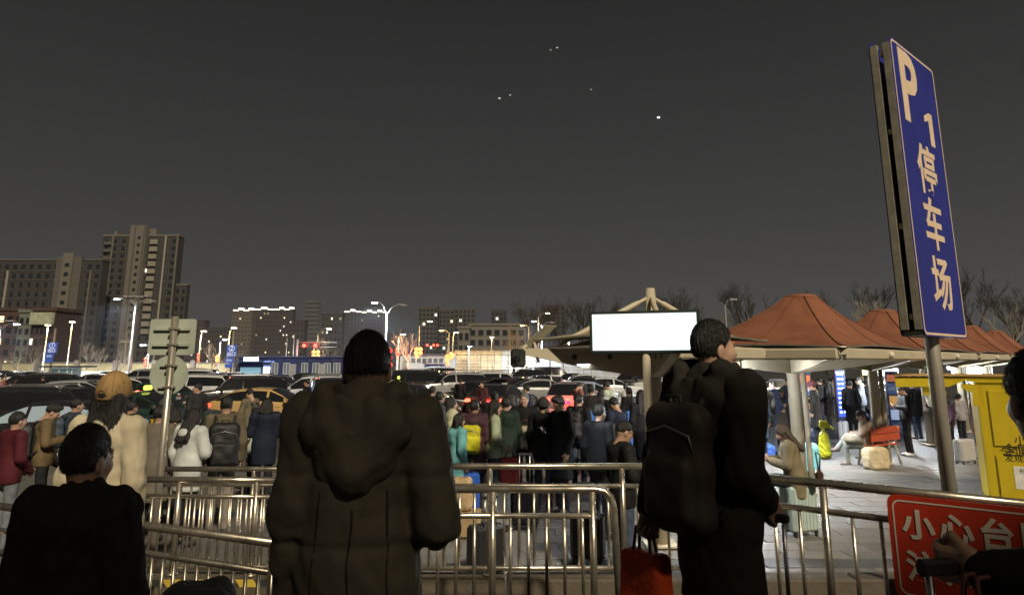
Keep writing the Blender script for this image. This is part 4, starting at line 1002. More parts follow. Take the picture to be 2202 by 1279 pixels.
# canopy downlight over the bench
def spot(label, loc, power, size=R(95), col=(.92,.97,1), blend=.6, parent_z=0.2):
    r = thing('canopy_lamp', label, 'lamp', loc, 0, 'lamps under the canopies')
    MB().tube([(0,0,.0),(0,0,.03),(0,0,.12)], [.12,.13,.07], 16).build('housing', M('opal'), r, True)
    MB().tube([(0,0,-.004),(0,0,.0)], .10, 16).build('diffuser', M('lamp_lit', (.8,.8,.8), .4, var=0, emit=(.9,.97,1), es=25.), r, True)
    MB().tube([(0,0,.1),(0,0,.10+parent_z)], .015, 8).build('stem', BEIGE, r, True)
    globe = size > R(135)
    if globe: MB().ball((0,0,-.06), .075, 14, 10).build('globe', M('lamp_lit'), r, True)
    ld = bpy.data.lights.new('canopy_lamp_light', 'POINT' if globe else 'SPOT'); ld.energy = power; ld.color = col
    if not globe: ld.spot_size = size; ld.spot_blend = blend; ld.shadow_soft_size = .1
    lo = bpy.data.objects.new('canopy_lamp_light', ld); C.objects.link(lo); lo.parent = r; lo.location = (0,0,-.22 if globe else -.03)
    return r
spot('bright round downlight over the bench', (6.7,17.3,2.36), 1000, R(95))
spot('added round downlight under the left arm of the nearest canopy', (.95,9.8,2.32), 240, R(130), parent_z=.06)  # lamps added under the first two canopies to light the crowd
spot('added round downlight on the right of the nearest canopy', (2.75,10.7,2.28), 160, R(130), parent_z=.08)
spot('added round downlight at the left side of the large orange canopy', (3.9,12.4,2.05), 130, R(140), parent_z=.34)
spot('added round downlight beside the wide column', (6.0,14.6,2.34), 700, R(130), parent_z=.06)
spot('round downlight over the group by the wide column', (6.2,20.5,2.2), 700, R(140))
spot('round downlight over the far crowd by the fourth column', (12.6,24.0,2.2), 700, R(140))
spot('round downlight between the third and fourth columns', (9.6,19.6,2.36), 900, R(130))
spot('round downlight beyond the fifth column', (16.5,27.5,2.2), 600, R(140))
# yellow wrapped hydrant like post with a loose flap
hy = ground(1775, 985, 0)
yl = thing('wrapped_post', 'post wrapped in bright yellow plastic with a loose flap on top', 'post', (hy.x,hy.y,0))
def fy(p):
    d = smin(cap(p, (0,0,.12), (0,0,.52), .155, .11), cap(p, (0,0,.5), (0,0,.72), .05, .03), .06)
    d = smin(d, rbox(p, (.02,0,.82), (.10,.05,.09), .04), .03); d = smin(d, cap(p, (.06,0,.80), (.24,0,.72), .06, .035), .03)
    return smax(d+.012*np.sin(p[2]*40+p[0]*50)*np.sin(p[0]*45+p[1]*38), -p[2], .01)
obj('wrapping', vf_mesh('wrapping', *surf(fy, (-.22,-.22,-.02), (.32,.22,.98), .016)), M('plastic_yellow', (.62,.60,.03), .3, var=.15, vs=9, bump=.6, bs=25), yl)

# ---------------------------------------------------------------- back of the road sign at the left
rd = 7.0; rp = at(372, 900, rd)
rs = thing('road_sign', 'back of a square and a round road sign on one steel post', 'sign', (rp.x,rp.y,0))
GRN = M('sign_back', (.42,.46,.38), .5, .1, var=.12, vs=3, bump=.05, bs=12)
k = rd/FPX
def rx(px, py): return at(px,py,rd).x-rp.x
zq0, zq1 = zat(763,rd), zat(686,rd); wq = 98*k
xq = rx(371,725); xr = rx(364,805)
MB().prism([(p+xq,q+(zq0+zq1)/2) for p,q in rrect(wq,zq1-zq0,.03)], -.01, 0, 'y').build('square_plate', GRN, rs)
rr = 40*k; zr_ = zat(806,rd)
MB().tube([(xr,-.01,zr_),(xr,0,zr_)], rr, 40).build('round_plate', GRN, rs)
PST = M('galvanised')
xp = rx(375,730)
MB().tube([(rx(366,880),-.075,0),(rx(366,880),-.075,zq1+.02)], .034, 14).build('post', PST, rs, True)
for z in (zq0+(zq1-zq0)*.28, zq0+(zq1-zq0)*.72): MB().box((xq,-.028,z), (wq*.78,.03,.035), bev=.005).build('stiffener', GRN, rs)
for z in (zr_-.11, zr_+.09): MB().box((xr,-.028,z), (rr*.9,.03,.03), bev=.005).build('stiffener', GRN, rs)
for z in (zq0+(zq1-zq0)*.28, zq0+(zq1-zq0)*.72, zr_-.11, zr_+.09): MB().box((rx(366,880),-.075,z), (.085,.085,.025), bev=.008).build('clamp', PST, rs)
# ---------------------------------------------------------------- buildings beyond the square
WIN = lambda: M('window_dark', (.018,.02,.024), .12, var=0)
WLIT = [M('window_warm', (.5,.45,.3), .5, var=0, emit=(1,.80,.45), es=1.6), M('window_cool', (.5,.5,.45), .5, var=0, emit=(1,.95,.80), es=1.3), M('window_dim', (.3,.3,.2), .5, var=0, emit=(.8,.75,.45), es=.35)]
def px_box(px0, px1, py0, py1, d, pm=None):
    a, b = at(px0, pm or py0, d), at(px1, pm or py0, d)
    return a.x, b.x, zat(py0, d), zat(py1, d)
def block(label, px0, px1, top, d, floors, cols, wall, depth=18., lit=.05, name='apartment_building', base=0., ledge=None, rng=1, cw=.62, ch=.55, pm=700, ledges=True, winpart=True, crown=None, skipf=0):
    rnd = random.Random(rng)
    x0, x1, zt, _ = px_box(px0, px1, top, 780, d, pm); w = x1-x0
    r = thing(name, label, 'building', ((x0+x1)/2, d, 0)); depth = min(depth, 9.)
    MB().box((0,depth/2,zt/2), (w,depth,zt)).build('wall', wall, r)
    fh = (zt-1.2)/floors; cwid = w/cols
    wm = MB().box((0,0,0), (cwid*cw,.12,fh*ch)).mesh('window')
    fm = MB(); 
    for s in (-1,1): fm.box((s*(cwid*cw/2+.05),0,0), (.10,.18,fh*ch+.2)); 
    fm.box((0,0,-fh*ch/2-.06), (cwid*cw+.3,.3,.10)); fmm = fm.mesh('window_frame')
    n = 0
    for f in range(skipf, floors):
        z = .6+(f+.5)*fh
        for c in range(cols):
            if n >= 300: break
            x = -w/2+(c+.5)*cwid
            mt = rnd.choice(WLIT) if rnd.random() < lit else WIN()
            wo_ = obj('window', wm, mt, r, (x,-.03,z)); n += 1
            if d < 320 and n < 160: obj('window_frame', fmm, ledge or wall, wo_)
        if ledges: MB().box((0,-.10,z-fh/2), (w+.1,.30,.16)).build('ledge', ledge or wall, r)
    MB().box((0,depth/2,zt+.35), (w+.5,depth+.5,.7)).build('parapet', ledge or wall, r)
    return r, x0, x1, zt, fh
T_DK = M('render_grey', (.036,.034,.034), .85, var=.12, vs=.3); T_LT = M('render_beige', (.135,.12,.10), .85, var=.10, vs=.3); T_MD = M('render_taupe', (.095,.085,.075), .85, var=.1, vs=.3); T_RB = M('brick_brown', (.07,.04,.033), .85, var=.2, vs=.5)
def rib(r, x, w, z0, z1, y, mat, nm='pilaster', dep=.5):
    MB().box((x,y,(z0+z1)/2), (w,dep,z1-z0)).build(nm, mat, r)
# the tall tower at the left with its stair shaft
r, x0, x1, zt, fh = block('tall dark apartment tower with a pale central stair shaft at the left', 207, 372, 508, 290, 17, 9, T_DK, depth=5, lit=.012, ledge=T_LT, rng=3, cw=.55, ch=.5, pm=640)
u = (x1-x0)/165.
def tx(px): return (px-289.5)*u
rib(r, tx(289), 34*u, 0, zt+4.2, -1.2, T_LT, 'stair_shaft', 3.); rib(r, tx(283), 2.2*u, 0, zt+4.4, -2.9, T_MD, 'shaft_fin'); rib(r, tx(303), 2.2*u, 0, zt+4.4, -2.9, T_MD, 'shaft_fin')
for f in range(14): MB().box((tx(293),-2.75,zt-1-f*fh), (1.1,.2,1.1)).build('stair_window', WIN(), r)
rib(r, tx(345), 3.5*u, 0, zt, -.4, M('render_white', (.28,.26,.22), .8)); rib(r, tx(230), 3*u, 0, zt, -.4, T_LT); rib(r, tx(371), 3*u, 0, zt+1, -.4, T_LT)
for f in range(13): MB().box((tx(320),-.5,zt-2.4-f*fh), (17*u,.7,fh*.62)).build('balcony_panel', M('render_cream', (.23,.21,.165), .8, var=.1), r)
for f in range(15): MB().box((tx(221),-.6,zt-3-f*fh), (15*u,1.0,fh*.40)).build('balcony', T_MD, r)
for px_, w_, h_ in ((277,10,2.0),(312,16,2.6),(232,6,1.6)): MB().box((tx(px_),2.4,zt+.7+h_/2), (w_*u,4,h_)).build('roof_room', T_LT, r)
r, *_ = block('lower dark annex joined to the right side of the tall tower', 371, 396, 614, 292, 9, 2, T_DK, depth=3, lit=.0, ledge=T_LT, rng=5, pm=680)
# the long slab block
r, x0, x1, zt, fh = block('long grey slab block of flats left of the tall tower', -90, 214, 560, 270, 11, 17, T_DK, depth=5, lit=.01, ledge=T_MD, rng=4, cw=.5, ch=.5, pm=620)
u = (x1-x0)/304.
tx = lambda px: (px-62)*u
rib(r, tx(148), 54*u, 0, zt+1.2, -.9, T_MD, 'stair_shaft', 2.); rib(r, tx(147), 22*u, 0, zt+2.6, -2.2, T_LT, 'shaft_fin', .8)
for f in range(8): MB().box((tx(147),-2.68,zt-2-f*fh), (1.6,.2,1.3)).build('stair_window', WIN(), r)
rib(r, tx(14), 4*u, 0, zt-4, -.5, M('render_white')); rib(r, tx(192), 3*u, 0, zt-4, -.4, T_LT)
# old low houses in front
r, *_ = block('low brick house with tall lit stair windows at the far left edge', -30, 46, 668, 150, 5, 4, T_RB, depth=10, lit=.25, rng=8, ledges=False, pm=720, name='brick_house')
r, *_ = block('narrow grey green rendered house at the far left with one lit window', 36, 64, 672, 148, 5, 2, M('render_green', (.14,.15,.13), .85), depth=10, lit=.12, rng=18, ledges=False, pm=720, name='terraced_house')
r, x0, x1, zt, _ = block('low brown house with a glazed top floor beside the grey house', 64, 114, 668, 146, 5, 5, T_RB, depth=10, lit=.1, rng=11, ledges=False, pm=720, name='terraced_house')
MB().box((0,-.5,zt-1.6), ((x1-x0)*.96,.8,2.4)).build('glazed_gallery', M('gallery_lit', (.3,.3,.2), .4, var=.4, vs=1.5, emit=(.6,.6,.4), es=.12), r)
# far blocks with floodlit crowns
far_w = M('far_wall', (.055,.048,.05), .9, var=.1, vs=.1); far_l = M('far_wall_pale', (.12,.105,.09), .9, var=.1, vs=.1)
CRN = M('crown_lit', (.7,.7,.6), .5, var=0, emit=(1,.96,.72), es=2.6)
def crown_block(label, px0, px1, top, d, n, rng, lit):
    r, x0, x1, zt, fh = block(label, px0, px1, top+6, d, 12, max(4,(px1-px0)//7), far_w if rng != 21 else far_l, depth=30, lit=lit, rng=rng, ledges=False, pm=700, cw=.35, ch=.32)
    w = x1-x0
    for i in range(n):
        x = -w/2+(i+.5)*w/n
        MB().box((x,3,zt+(2.6 if i%2 else 1.0)), (w/n*.72,6,1.5), bev=.3).build('floodlit_crown', CRN, r)
        MB().box((x,3,zt+.7), (w/n*.55,5,1.4)).build('roof_room', far_l, r)
    return r
crown_block('pale far block under the left end of the floodlit roofs', 497, 541, 664, 620, 4, 21, .06)
crown_block('dark far block with floodlit crowns and scattered lit windows', 541, 586, 662, 640, 3, 22, .16)
crown_block('dark far block at the right end of the left floodlit roofs', 586, 628, 662, 640, 4, 23, .14)
crown_block('far block with floodlit crowns directly above the man in the olive coat', 737, 775, 667, 640, 3, 24, .05)
crown_block('far block with floodlit crowns left of the bright twin arm lamp', 775, 831, 668, 640, 5, 25, .05)
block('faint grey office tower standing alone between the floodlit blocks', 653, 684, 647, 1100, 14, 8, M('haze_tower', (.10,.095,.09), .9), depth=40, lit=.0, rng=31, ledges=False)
for i, (a, b, t, lab) in enumerate(((628,655,690,'low dark far block right of the left floodlit roofs'), (690,736,676,'dark mid rise between the two floodlit groups'), (440,497,706,'low dark far block left of the pale floodlit block'), (395,440,690,'dark far block beside the road sign back'))):
    block(lab, a, b, t, 560, 7, max(3,(b-a)//8), far_w, depth=30, lit=.10, rng=40+i, ledges=False, cw=.35, ch=.35)
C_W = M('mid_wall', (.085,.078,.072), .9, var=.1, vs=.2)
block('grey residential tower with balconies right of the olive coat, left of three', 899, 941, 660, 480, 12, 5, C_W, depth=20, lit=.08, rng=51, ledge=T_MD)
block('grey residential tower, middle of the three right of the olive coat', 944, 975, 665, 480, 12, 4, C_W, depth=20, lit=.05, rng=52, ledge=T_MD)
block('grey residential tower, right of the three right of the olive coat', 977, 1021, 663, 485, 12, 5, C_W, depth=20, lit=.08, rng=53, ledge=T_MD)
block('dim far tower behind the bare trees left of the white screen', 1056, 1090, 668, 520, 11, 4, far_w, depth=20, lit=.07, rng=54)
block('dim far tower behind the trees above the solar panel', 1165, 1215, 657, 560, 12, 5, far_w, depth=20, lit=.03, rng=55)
block('pale concrete low block with square windows above the wrapped hall', 1008, 1130, 700, 210, 4, 7, M('concrete_wall', (.16,.145,.125), .9, var=.12, vs=.2), depth=14, lit=.03, rng=56, pm=720, name='concrete_block', ledges=False)
block('plain concrete annex at the left end of the pale low block', 985, 1010, 706, 205, 3, 2, M('concrete_wall'), depth=12, lit=0, rng=57, pm=720, name='concrete_block', ledges=False)

# ---------------------------------------------------------------- lot boundary: wall, fences, prefab office, booth, wrapped hall
wl = thing('boundary_wall', 'long cream boundary wall with a dark coping beyond the car park', 'wall', (gx(-80,96,780),96,0))
L_ = gx(500,96,780)-gx(-80,96,780)
MB().box((L_/2,0,1.05), (L_,.3,2.1)).build('wall', M('wall_cream', (.30,.25,.13), .8, var=.2, vs=.4), wl); MB().box((L_/2,-.02,2.17), (L_,.5,.14)).build('coping', M('coping_dark', (.12,.10,.08), .8), wl)
for i in range(8): MB().box((i*L_/7,-.2,1.25), (.6,.5,2.5)).build('pier', M('pier_grey', (.16,.13,.11), .8), wl)
def picket(label, px0, px1, d, h, n, mat, r_=.03):
    x0, x1 = gx(px0,d,800), gx(px1,d,800); L = x1-x0
    t = thing('picket_fence', label, 'fence', (x0,d,0), 0)
    for z in (.12, h*.86): MB().box((L/2,0,z), (L,.04,.06)).build('rail', mat, t)
    pm = MB().tube([(0,0,0),(0,0,h)], r_, 6).mesh('picket')
    for i in range(min(n,300)): obj('picket', pm, mat, t, (i*L/(n-1),-.04,0))
    return t
WHT = M('fence_white', (.62,.62,.58), .5, var=.08)
picket('white picket fence along the far edge of the left car park', -60, 500, 84, 1.25, 150, WHT)
picket('white picket fence round the blue prefab office', 500, 730, 66, 1.1, 60, WHT)
picket('short white guard fence between the black off roader and the white estate', 556, 622, 39, .9, 22, WHT)
picket('tall white bar fence lit by lamps beyond the cars at the right', 1205, 1620, 74, 2.6, 160, WHT, .035)
picket('low white fence before the wrapped hall', 990, 1205, 80, 1.1, 70, WHT)
# blue prefab office
d = 72; x0 = gx(512,d,780); x1 = gx(760,d,780); w = x1-x0
of = thing('site_office', 'long blue prefabricated office with white framed windows', 'building', (x0,d,0))
BP = M('prefab_blue', (.022,.028,.10), .5, var=.08, vs=1)
for i in range(5): MB().box((w*(i+.5)/5,1.5,1.35), (w/5-.03,3.0,2.7), bev=.02).build('wall_module', BP, of)
MB().box((w/2,1.5,2.78), (w+.3,3.3,.14)).build('roof', M('prefab_roof', (.06,.07,.16), .6), of)
for px_ in (592,617,656,680,705,725):
    x = gx(px_,d,780)-x0
    wn = MB().box((x,-.02,1.65), (.58,.08,1.0)).build('window', M('prefab_window', (.12,.14,.16), .15, emit=(.7,.75,.8), es=.05, var=0), of)
    for q in (-.31,0,.31): MB().box((x+q,-.07,1.65), (.045,.06,1.1)).build('frame', WHT, wn)
    for q in (-.53,.53): MB().box((x,-.07,1.65+q), (.66,.06,.05)).build('frame', WHT, wn)
for px_ in (631,694): MB().box((gx(px_,d,780)-x0,-.02,1.15), (.6,.06,1.9)).build('door', M('prefab_door', (.3,.3,.32), .6), of)
ki = thing('ticket_kiosk', 'small blue kiosk with a glowing white sign above its window', 'kiosk', (gx(540,68,780),68,0))
MB().box((0,1,1.2), (2.3,2,2.4), bev=.02).build('body', M('kiosk_blue', (.04,.07,.20), .5), ki); MB().box((0,-.03,1.2), (1.9,.08,1.2)).build('window', M('kiosk_glass', (.1,.2,.25), .1, emit=(.4,.7,.85), es=.5, var=0), ki)
MB().box((.0,-.08,2.55), (1.35,.12,.36), bev=.03).build('lit_sign', M('kiosk_sign', (.8,.9,.9), .4, var=0, emit=(.75,.98,1), es=5.), ki); MB().box((0,.6,2.32), (3.0,3.0,.10)).build('roof', M('kiosk_blue'), ki)
MB().box((1.55,-.2,1.0), (.6,.15,1.7), bev=.02).build('poster_box', M('poster_lit', (.7,.75,.7), .5, var=0, emit=(.8,1,.95), es=1.2), ki)
# toll booth at the left
tb = thing('toll_booth', 'small glazed toll booth with a dark flat roof among the cars at the left', 'booth', (gx(131,52,800),52,0))
z = zat(788,52)
MB().box((0,.8,z), (2.9,2.2,.12), bev=.02).build('roof', M('booth_roof', (.05,.07,.11), .5), tb)
for x in (-.75,-.15,.45,.78): MB().box((x,0,z/2), (.07,.07,z)).build('post', M('booth_white', (.6,.65,.66), .5, emit=(.6,.8,.85), es=.12, var=0), tb)
MB().box((0,.6,.5), (1.6,1.2,1.0)).build('base', M('booth_white'), tb); MB().box((0,.62,z/2+.4), (1.5,1.1,z-1.0)).build('glazing', M('booth_glass', (.12,.2,.2), .1, emit=(.5,.75,.75), es=.12, var=0), tb)
MB().box((-.05,-.06,.85), (.42,.03,.30)).build('notice', M('notice_yellow', (.7,.5,.05), .5, emit=(1,.7,.05), es=.9, var=0), tb)
# wrapped hall with scaffold
d = 100; x0 = gx(975,d,780); x1 = gx(1330,d,780); w = x1-x0
hl = thing('wrapped_hall', 'long low hall wrapped in pale sheeting behind a scaffold grid', 'building', (x0,d,0))
zt = zat(752,d); npn = 24; 
SH_ = [M('sheet_%d' % i, c, .55, var=.25, vs=.8, emit=e, es=s) for i, (c,e,s) in enumerate((((.34,.25,.14),(1,.6,.25),.04),((.32,.29,.24),(1,.85,.6),.04),((.28,.28,.29),(.9,.9,1),.03)))]  # warm to cool lighting put into the sheet colours, plus a faint glow
for i in range(npn):
    a, b = i*w/npn, (i+1)*w/npn-.04; P = [(0,0),(0,zt*.55),(.35,zt*.80),(1.1,zt*.95),(2.4,zt),(2.4,0)]
    MB().prism([(p,q) for p,q in P], a, b, 'x').build('sheet_panel', SH_[0 if i < 7 else 1 if i < 13 else 2], hl)
SCF = M('scaffold', (.05,.045,.04), .6, .5)
for i in range(npn+1):
    if i%2 == 0: MB().tube([(i*w/npn,-.5,0),(i*w/npn,-.5,zt*.86)], .045, 6).build('scaffold_pole', SCF, hl)
for z in (.4,.3,.62,.82): MB().tube([(0,-.55,z*zt),(w,-.55,z*zt)], .035, 6).build('scaffold_rail', SCF, hl)
# grey low building with a sign board
gb = thing('low_depot', 'low grey depot with dark roof behind the hanging lanterns', 'building', (gx(918,94,780),94,0))
a = gx(860,94,780)-gx(918,94,780); b = gx(976,94,780)-gx(918,94,780)
MB().box(((a+b)/2,2,zat(764,94)/2), (b-a,4,zat(764,94))).build('wall', M('depot_grey', (.20,.195,.18), .8, var=.15, vs=.3), gb); MB().box(((a+b)/2,2,zat(764,94)+.1), (b-a+.4,4.4,.2)).build('roof', T_DK, gb)
for i in range(7): MB().box((a+1.0+i*.72,-.03,zat(775,94)), (.5,.06,.55), bev=.05).build('sign_letter', M('letter_dark', (.02,.02,.02), .6), gb)
hb = thing('blue_booth', 'small blue guard booth with windows right of the depot', 'booth', (gx(934,90,790),90,0))
MB().box((0,.8,1.0), (2.4,1.6,2.0)).build('body', M('kiosk_blue'), hb); MB().box((0,-.02,1.35), (1.7,.08,.8)).build('window', M('prefab_window'), hb); MB().box((0,.7,2.08), (2.9,2.2,.12)).build('roof', T_LT, hb)

# ---------------------------------------------------------------- bare trees
BARK = M('bark', (.15,.12,.085), .9, var=.3, vs=8, bump=.3)
def tree_meshes(seed, h, spread, n0=5, depth=4):
    rnd = random.Random(seed); tk = MB(); br = MB()
    def grow(m, p, dr, L, r, lv):
        k = 3; pts = [p]; rs = [r]; q = p.copy(); d = dr.copy()
        for i in range(k):
            d = (d+Vector((rnd.uniform(-.16,.16), rnd.uniform(-.16,.16), rnd.uniform(-.02,.14)))).normalized(); q = q+d*(L/k); pts.append(q.copy()); rs.append(r*(1-.45*(i+1)/k))
        m.tube(pts, rs, 5 if lv < 2 else 3, caps=False)
        if lv >= depth: return
        for j in range(rnd.randint(3,4) if lv else n0):
            t = rnd.uniform(.35,1.) if lv else rnd.uniform(.55,1.)
            i = min(k-1, int(t*k)); s = pts[i].lerp(pts[i+1], t*k-i)
            nd = (d+Vector((rnd.gauss(0,1), rnd.gauss(0,1), rnd.uniform(-.1,.6))).normalized()*spread).normalized()
            grow(br, s, nd, L*rnd.uniform(.52,.74), max(.012, rs[i]*.62), lv+1)
    grow(tk, Vector((0,0,0)), Vector((0,0,1)), h*.36, h*.018, 0)
    return tk.mesh('trunk', True), br.mesh('branches', True)
TM = [tree_meshes(11,7,.75), tree_meshes(12,8,.65), tree_meshes(13,12,.5,6,5), tree_meshes(14,12,.55,6,5)]
def tree(label, px, top, d, tm, barkm=None, group='bare trees round the car park', ref=None):
    tk, br = TM[tm]; zmax = max(v.co.z for v in br.vertices); s = zat(top,d)/zmax
    r = thing('bare_tree', label, 'tree', (gx(px,d,780),d,0), random.uniform(0,6), group); r.scale = (s,s,s)
    obj('trunk', tk, barkm or BARK, r); obj('branches', br, barkm or BARK, r)
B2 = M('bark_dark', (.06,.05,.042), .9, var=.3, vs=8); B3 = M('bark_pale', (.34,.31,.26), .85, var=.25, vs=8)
for px_, tp, d_, tm, bk, lab in (
  (40,735,92,0,None,'bare shrub like tree against the cream wall at the far left'), (72,728,93,1,None,'bare forked tree just left of the blue exit one sign'), (185,732,92,0,None,'bushy bare tree lit yellow before the dark tower base'), (213,735,92.5,1,None,'twisted bare tree right of the bushy one by the tower base'), (258,742,92,0,None,'bare tree behind the tall solar lamp post'),
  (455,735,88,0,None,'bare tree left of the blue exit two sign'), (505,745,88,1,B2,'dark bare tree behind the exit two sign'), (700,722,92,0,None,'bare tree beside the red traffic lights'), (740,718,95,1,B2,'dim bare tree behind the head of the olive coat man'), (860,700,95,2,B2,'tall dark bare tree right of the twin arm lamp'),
  (880,705,86,1,M('bark_lantern_lit',(.28,.13,.06),.9,var=.3,vs=8),'bare tree glowing reddish beside the hanging lanterns'), (1108,695,105,1,M('bark_amber_lit',(.30,.19,.06),.9,var=.3,vs=8),'amber lit bare tree under the orange lamp'), (1150,640,120,2,B2,'tall thin bare tree above the tilted solar panel'), (1205,628,130,3,B2,'tall dark bare tree left of the white screen'), (1255,632,125,2,B2,'tall dark bare tree at the left edge of the white screen'),  # lantern red and lamp amber put into the bark colours
  (1330,625,125,3,B2,'tall dim bare tree left of the canopy mast'), (1445,612,125,2,B2,'tall dim bare tree right of the canopy mast'), (1490,620,120,3,B2,'tall dim bare tree above the backpack man'), (1585,655,70,1,None,'lit bare tree between the backpack man and the orange canopy'), (1610,600,130,2,B2,'tall dim bare tree behind the unlit curved lamp'),
  (1780,612,130,3,B2,'dim bare tree between the first two orange peaks'), (1850,622,70,1,B3,'pale branched bare tree left of the P1 sign'), (1885,600,135,2,B2,'dim tall bare tree close behind the P1 sign'), (2110,560,130,3,B2,'dim tall bare tree right of the P1 sign'), (2165,645,70,1,B3,'pale branched bare tree over the right most canopy'), (2195,610,120,2,B2,'dim bare tree at the right edge')):
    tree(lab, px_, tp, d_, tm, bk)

# ---------------------------------------------------------------- lamp posts
LP = M('lamp_post_white', (.24,.23,.22), .5, .2, var=.1); LPW = M('lamp_post_warm', (.24,.21,.15), .5, .2, var=.1)
def glow(key, col, es): return M(key, (.8,.8,.8), .3, var=0, emit=col, es=es)
G_C = glow('lamp_cool', (.72,.88,1), 60.); G_W = glow('lamp_warm', (1,.80,.42), 40.); G_O = glow('lamp_orange', (1,.52,.12), 34.); G_OFF = M('lamp_unlit', (.4,.4,.42), .3, .2, var=0)
def lamp_light(par, loc, col, en):
    ld = bpy.data.lights.new('lamp_light', 'SPOT' if en > 300 else 'POINT'); ld.energy = en*((9. if en > 2000 else 2.2) if en > 300 else 1); ld.color = col; ld.shadow_soft_size = .25
    if en > 300: ld.spot_size = R(165); ld.spot_blend = .5
    o = bpy.data.objects.new('lamp_light', ld); C.objects.link(o); o.parent = par; o.location = loc
def head(r, p, mt, w=.7, tilt=.1, nm='lamp_head'):
    h = MB().box(p, (w,.28,.10), bev=.03).build(nm, LP, r); MB().box((p[0],p[1]-.02,p[2]-.075), (w*.85,.30,.06), bev=.01).build('lens', mt, h)
def lamp(label, px, py, d, arms, post=LP, panel=False, en=0, r_=.09, basepx=None):
    # arms: list of (px,py,material)
    x = gx(basepx or px, d, 800) if basepx else at(px,py,d).x
    r = thing('street_lamp', label, 'street lamp', (x,d,0), 0, 'street lamps round the car park'); zj = zat(py,d)
    MB().tube([(0,0,0),(0,0,.9),(0,0,zj)], [r_*1.5,r_*1.1,r_*.7], 12).build('post', post, r, True)
    for ax, ay, mt in arms:
        p = at(ax,ay,d); hx, hz = p.x-x, p.z
        if abs(hx) > .25: MB().tube([(0,0,zj-.4),(hx*.25,0,zj+(hz-zj)*.55),(hx*.6,0,hz+.02),(hx,0,hz+.06)], r_*.5, 8).build('arm', post, r, True)
        elif hz > zj: MB().tube([(0,0,zj),(hx,0,hz)], r_*.5, 8).build('arm', post, r, True)
        head(r, (hx,-.05,hz), mt, w=.62 if mt is not G_OFF else .7)
        if mt is not G_OFF:
            col = {G_C.name:(.80,.90,1), G_W.name:(1,.78,.45), G_O.name:(1,.55,.2)}[mt.name]
            lamp_light(r, (hx,-.1,hz-.35), col, en or 450)
    if panel:
        pw = 2.9; MB().box((0,0,zj+.55), (pw,.9,.07)).build('solar_panel', M('solar_frame', (.40,.36,.33), .5, .2, var=.1), r)
        for s in (-1,1): MB().tube([(0,0,zj-.6),(s*pw*.38,0,zj+.5)], r_*.4, 6).build('brace', post, r, True)
    return r
lamp('tall white lamp with a solar panel and twin arms by the dark tower', 291, 648, 80, [(252,642,G_C),(330,647,G_OFF)], panel=True, en=3500, basepx=277, r_=.13)
lamp('solar panel lamp cut by the left edge', 2, 700, 82, [(37,696,G_C),(-35,696,G_OFF)], panel=True, en=2500)
lamp('tall lamp with a bright bluish head above the lanterns', 832, 672, 78, [(806,650,G_C),(868,655,G_OFF)], en=5200, r_=.12)
lamp('straight warm lamp post right of the exit one sign', 155, 700, 88, [(156,691,G_W)], LPW)
lamp('straight warm lamp post just left of the exit one sign', 103, 705, 88, [(104,698,G_W)], LPW)
lamp('warm lamp with a lantern string behind the square road sign', 432, 722, 86, [(439,711,G_W)], LPW)
lamp('curved warm lamp above the exit two sign', 494, 712, 84, [(504,704,G_W)], LPW)
lamp('low cool lamp left of the square road sign', 322, 743, 90, [(308,741,G_C)], en=900)
lamp('low cool lamp left of the exit two sign', 474, 735, 90, [(485,729,G_C)], en=900)
lamp('curved warm lamp left of the olive coat man, above the traffic lights', 684, 715, 92, [(708,706,G_W)], LPW)
lamp('warm lamp beside the reddish tree', 857, 726, 90, [(867,718,G_W)], LPW)
lamp('tall curved lamp left of the grey residential towers', 902, 698, 95, [(925,690,G_W)], LPW)
lamp('orange sodium lamp before the grey towers', 966, 714, 100, [(949,710,G_O)], LPW, en=250)
lamp('warm curved lamp just right of the orange sodium lamp', 974, 722, 98, [(981,714,G_W)], LPW, en=250)
lamp('orange sodium lamp in the amber tree', 1137, 702, 106, [(1123,699,G_O)], LPW, en=280)
lamp('twin arm cool lamp behind the tilted solar panel', 1165, 700, 90, [(1148,690,G_C),(1187,693,G_OFF)], en=3500)
lamp('tall thin curved lamp right of the twin arm cool lamp', 1157, 682, 110, [(1178,673,G_W)], LP, en=800)
lamp('unlit curved white lamp between the screen and the orange canopy', 1559, 655, 60, [(1576,643,G_OFF)])
lamp('small warm globe lamp above the wrapped hall', 1057, 730, 110, [(1058,724,G_W)], LPW, en=200)
lamp('small warm lamp behind the canopy arm', 1223, 735, 104, [(1224,728,G_W)], LPW, en=600)
lamp('small cool lamp at the left end of the wrapped hall', 1008, 750, 98, [(1010,744,G_C)], en=200)
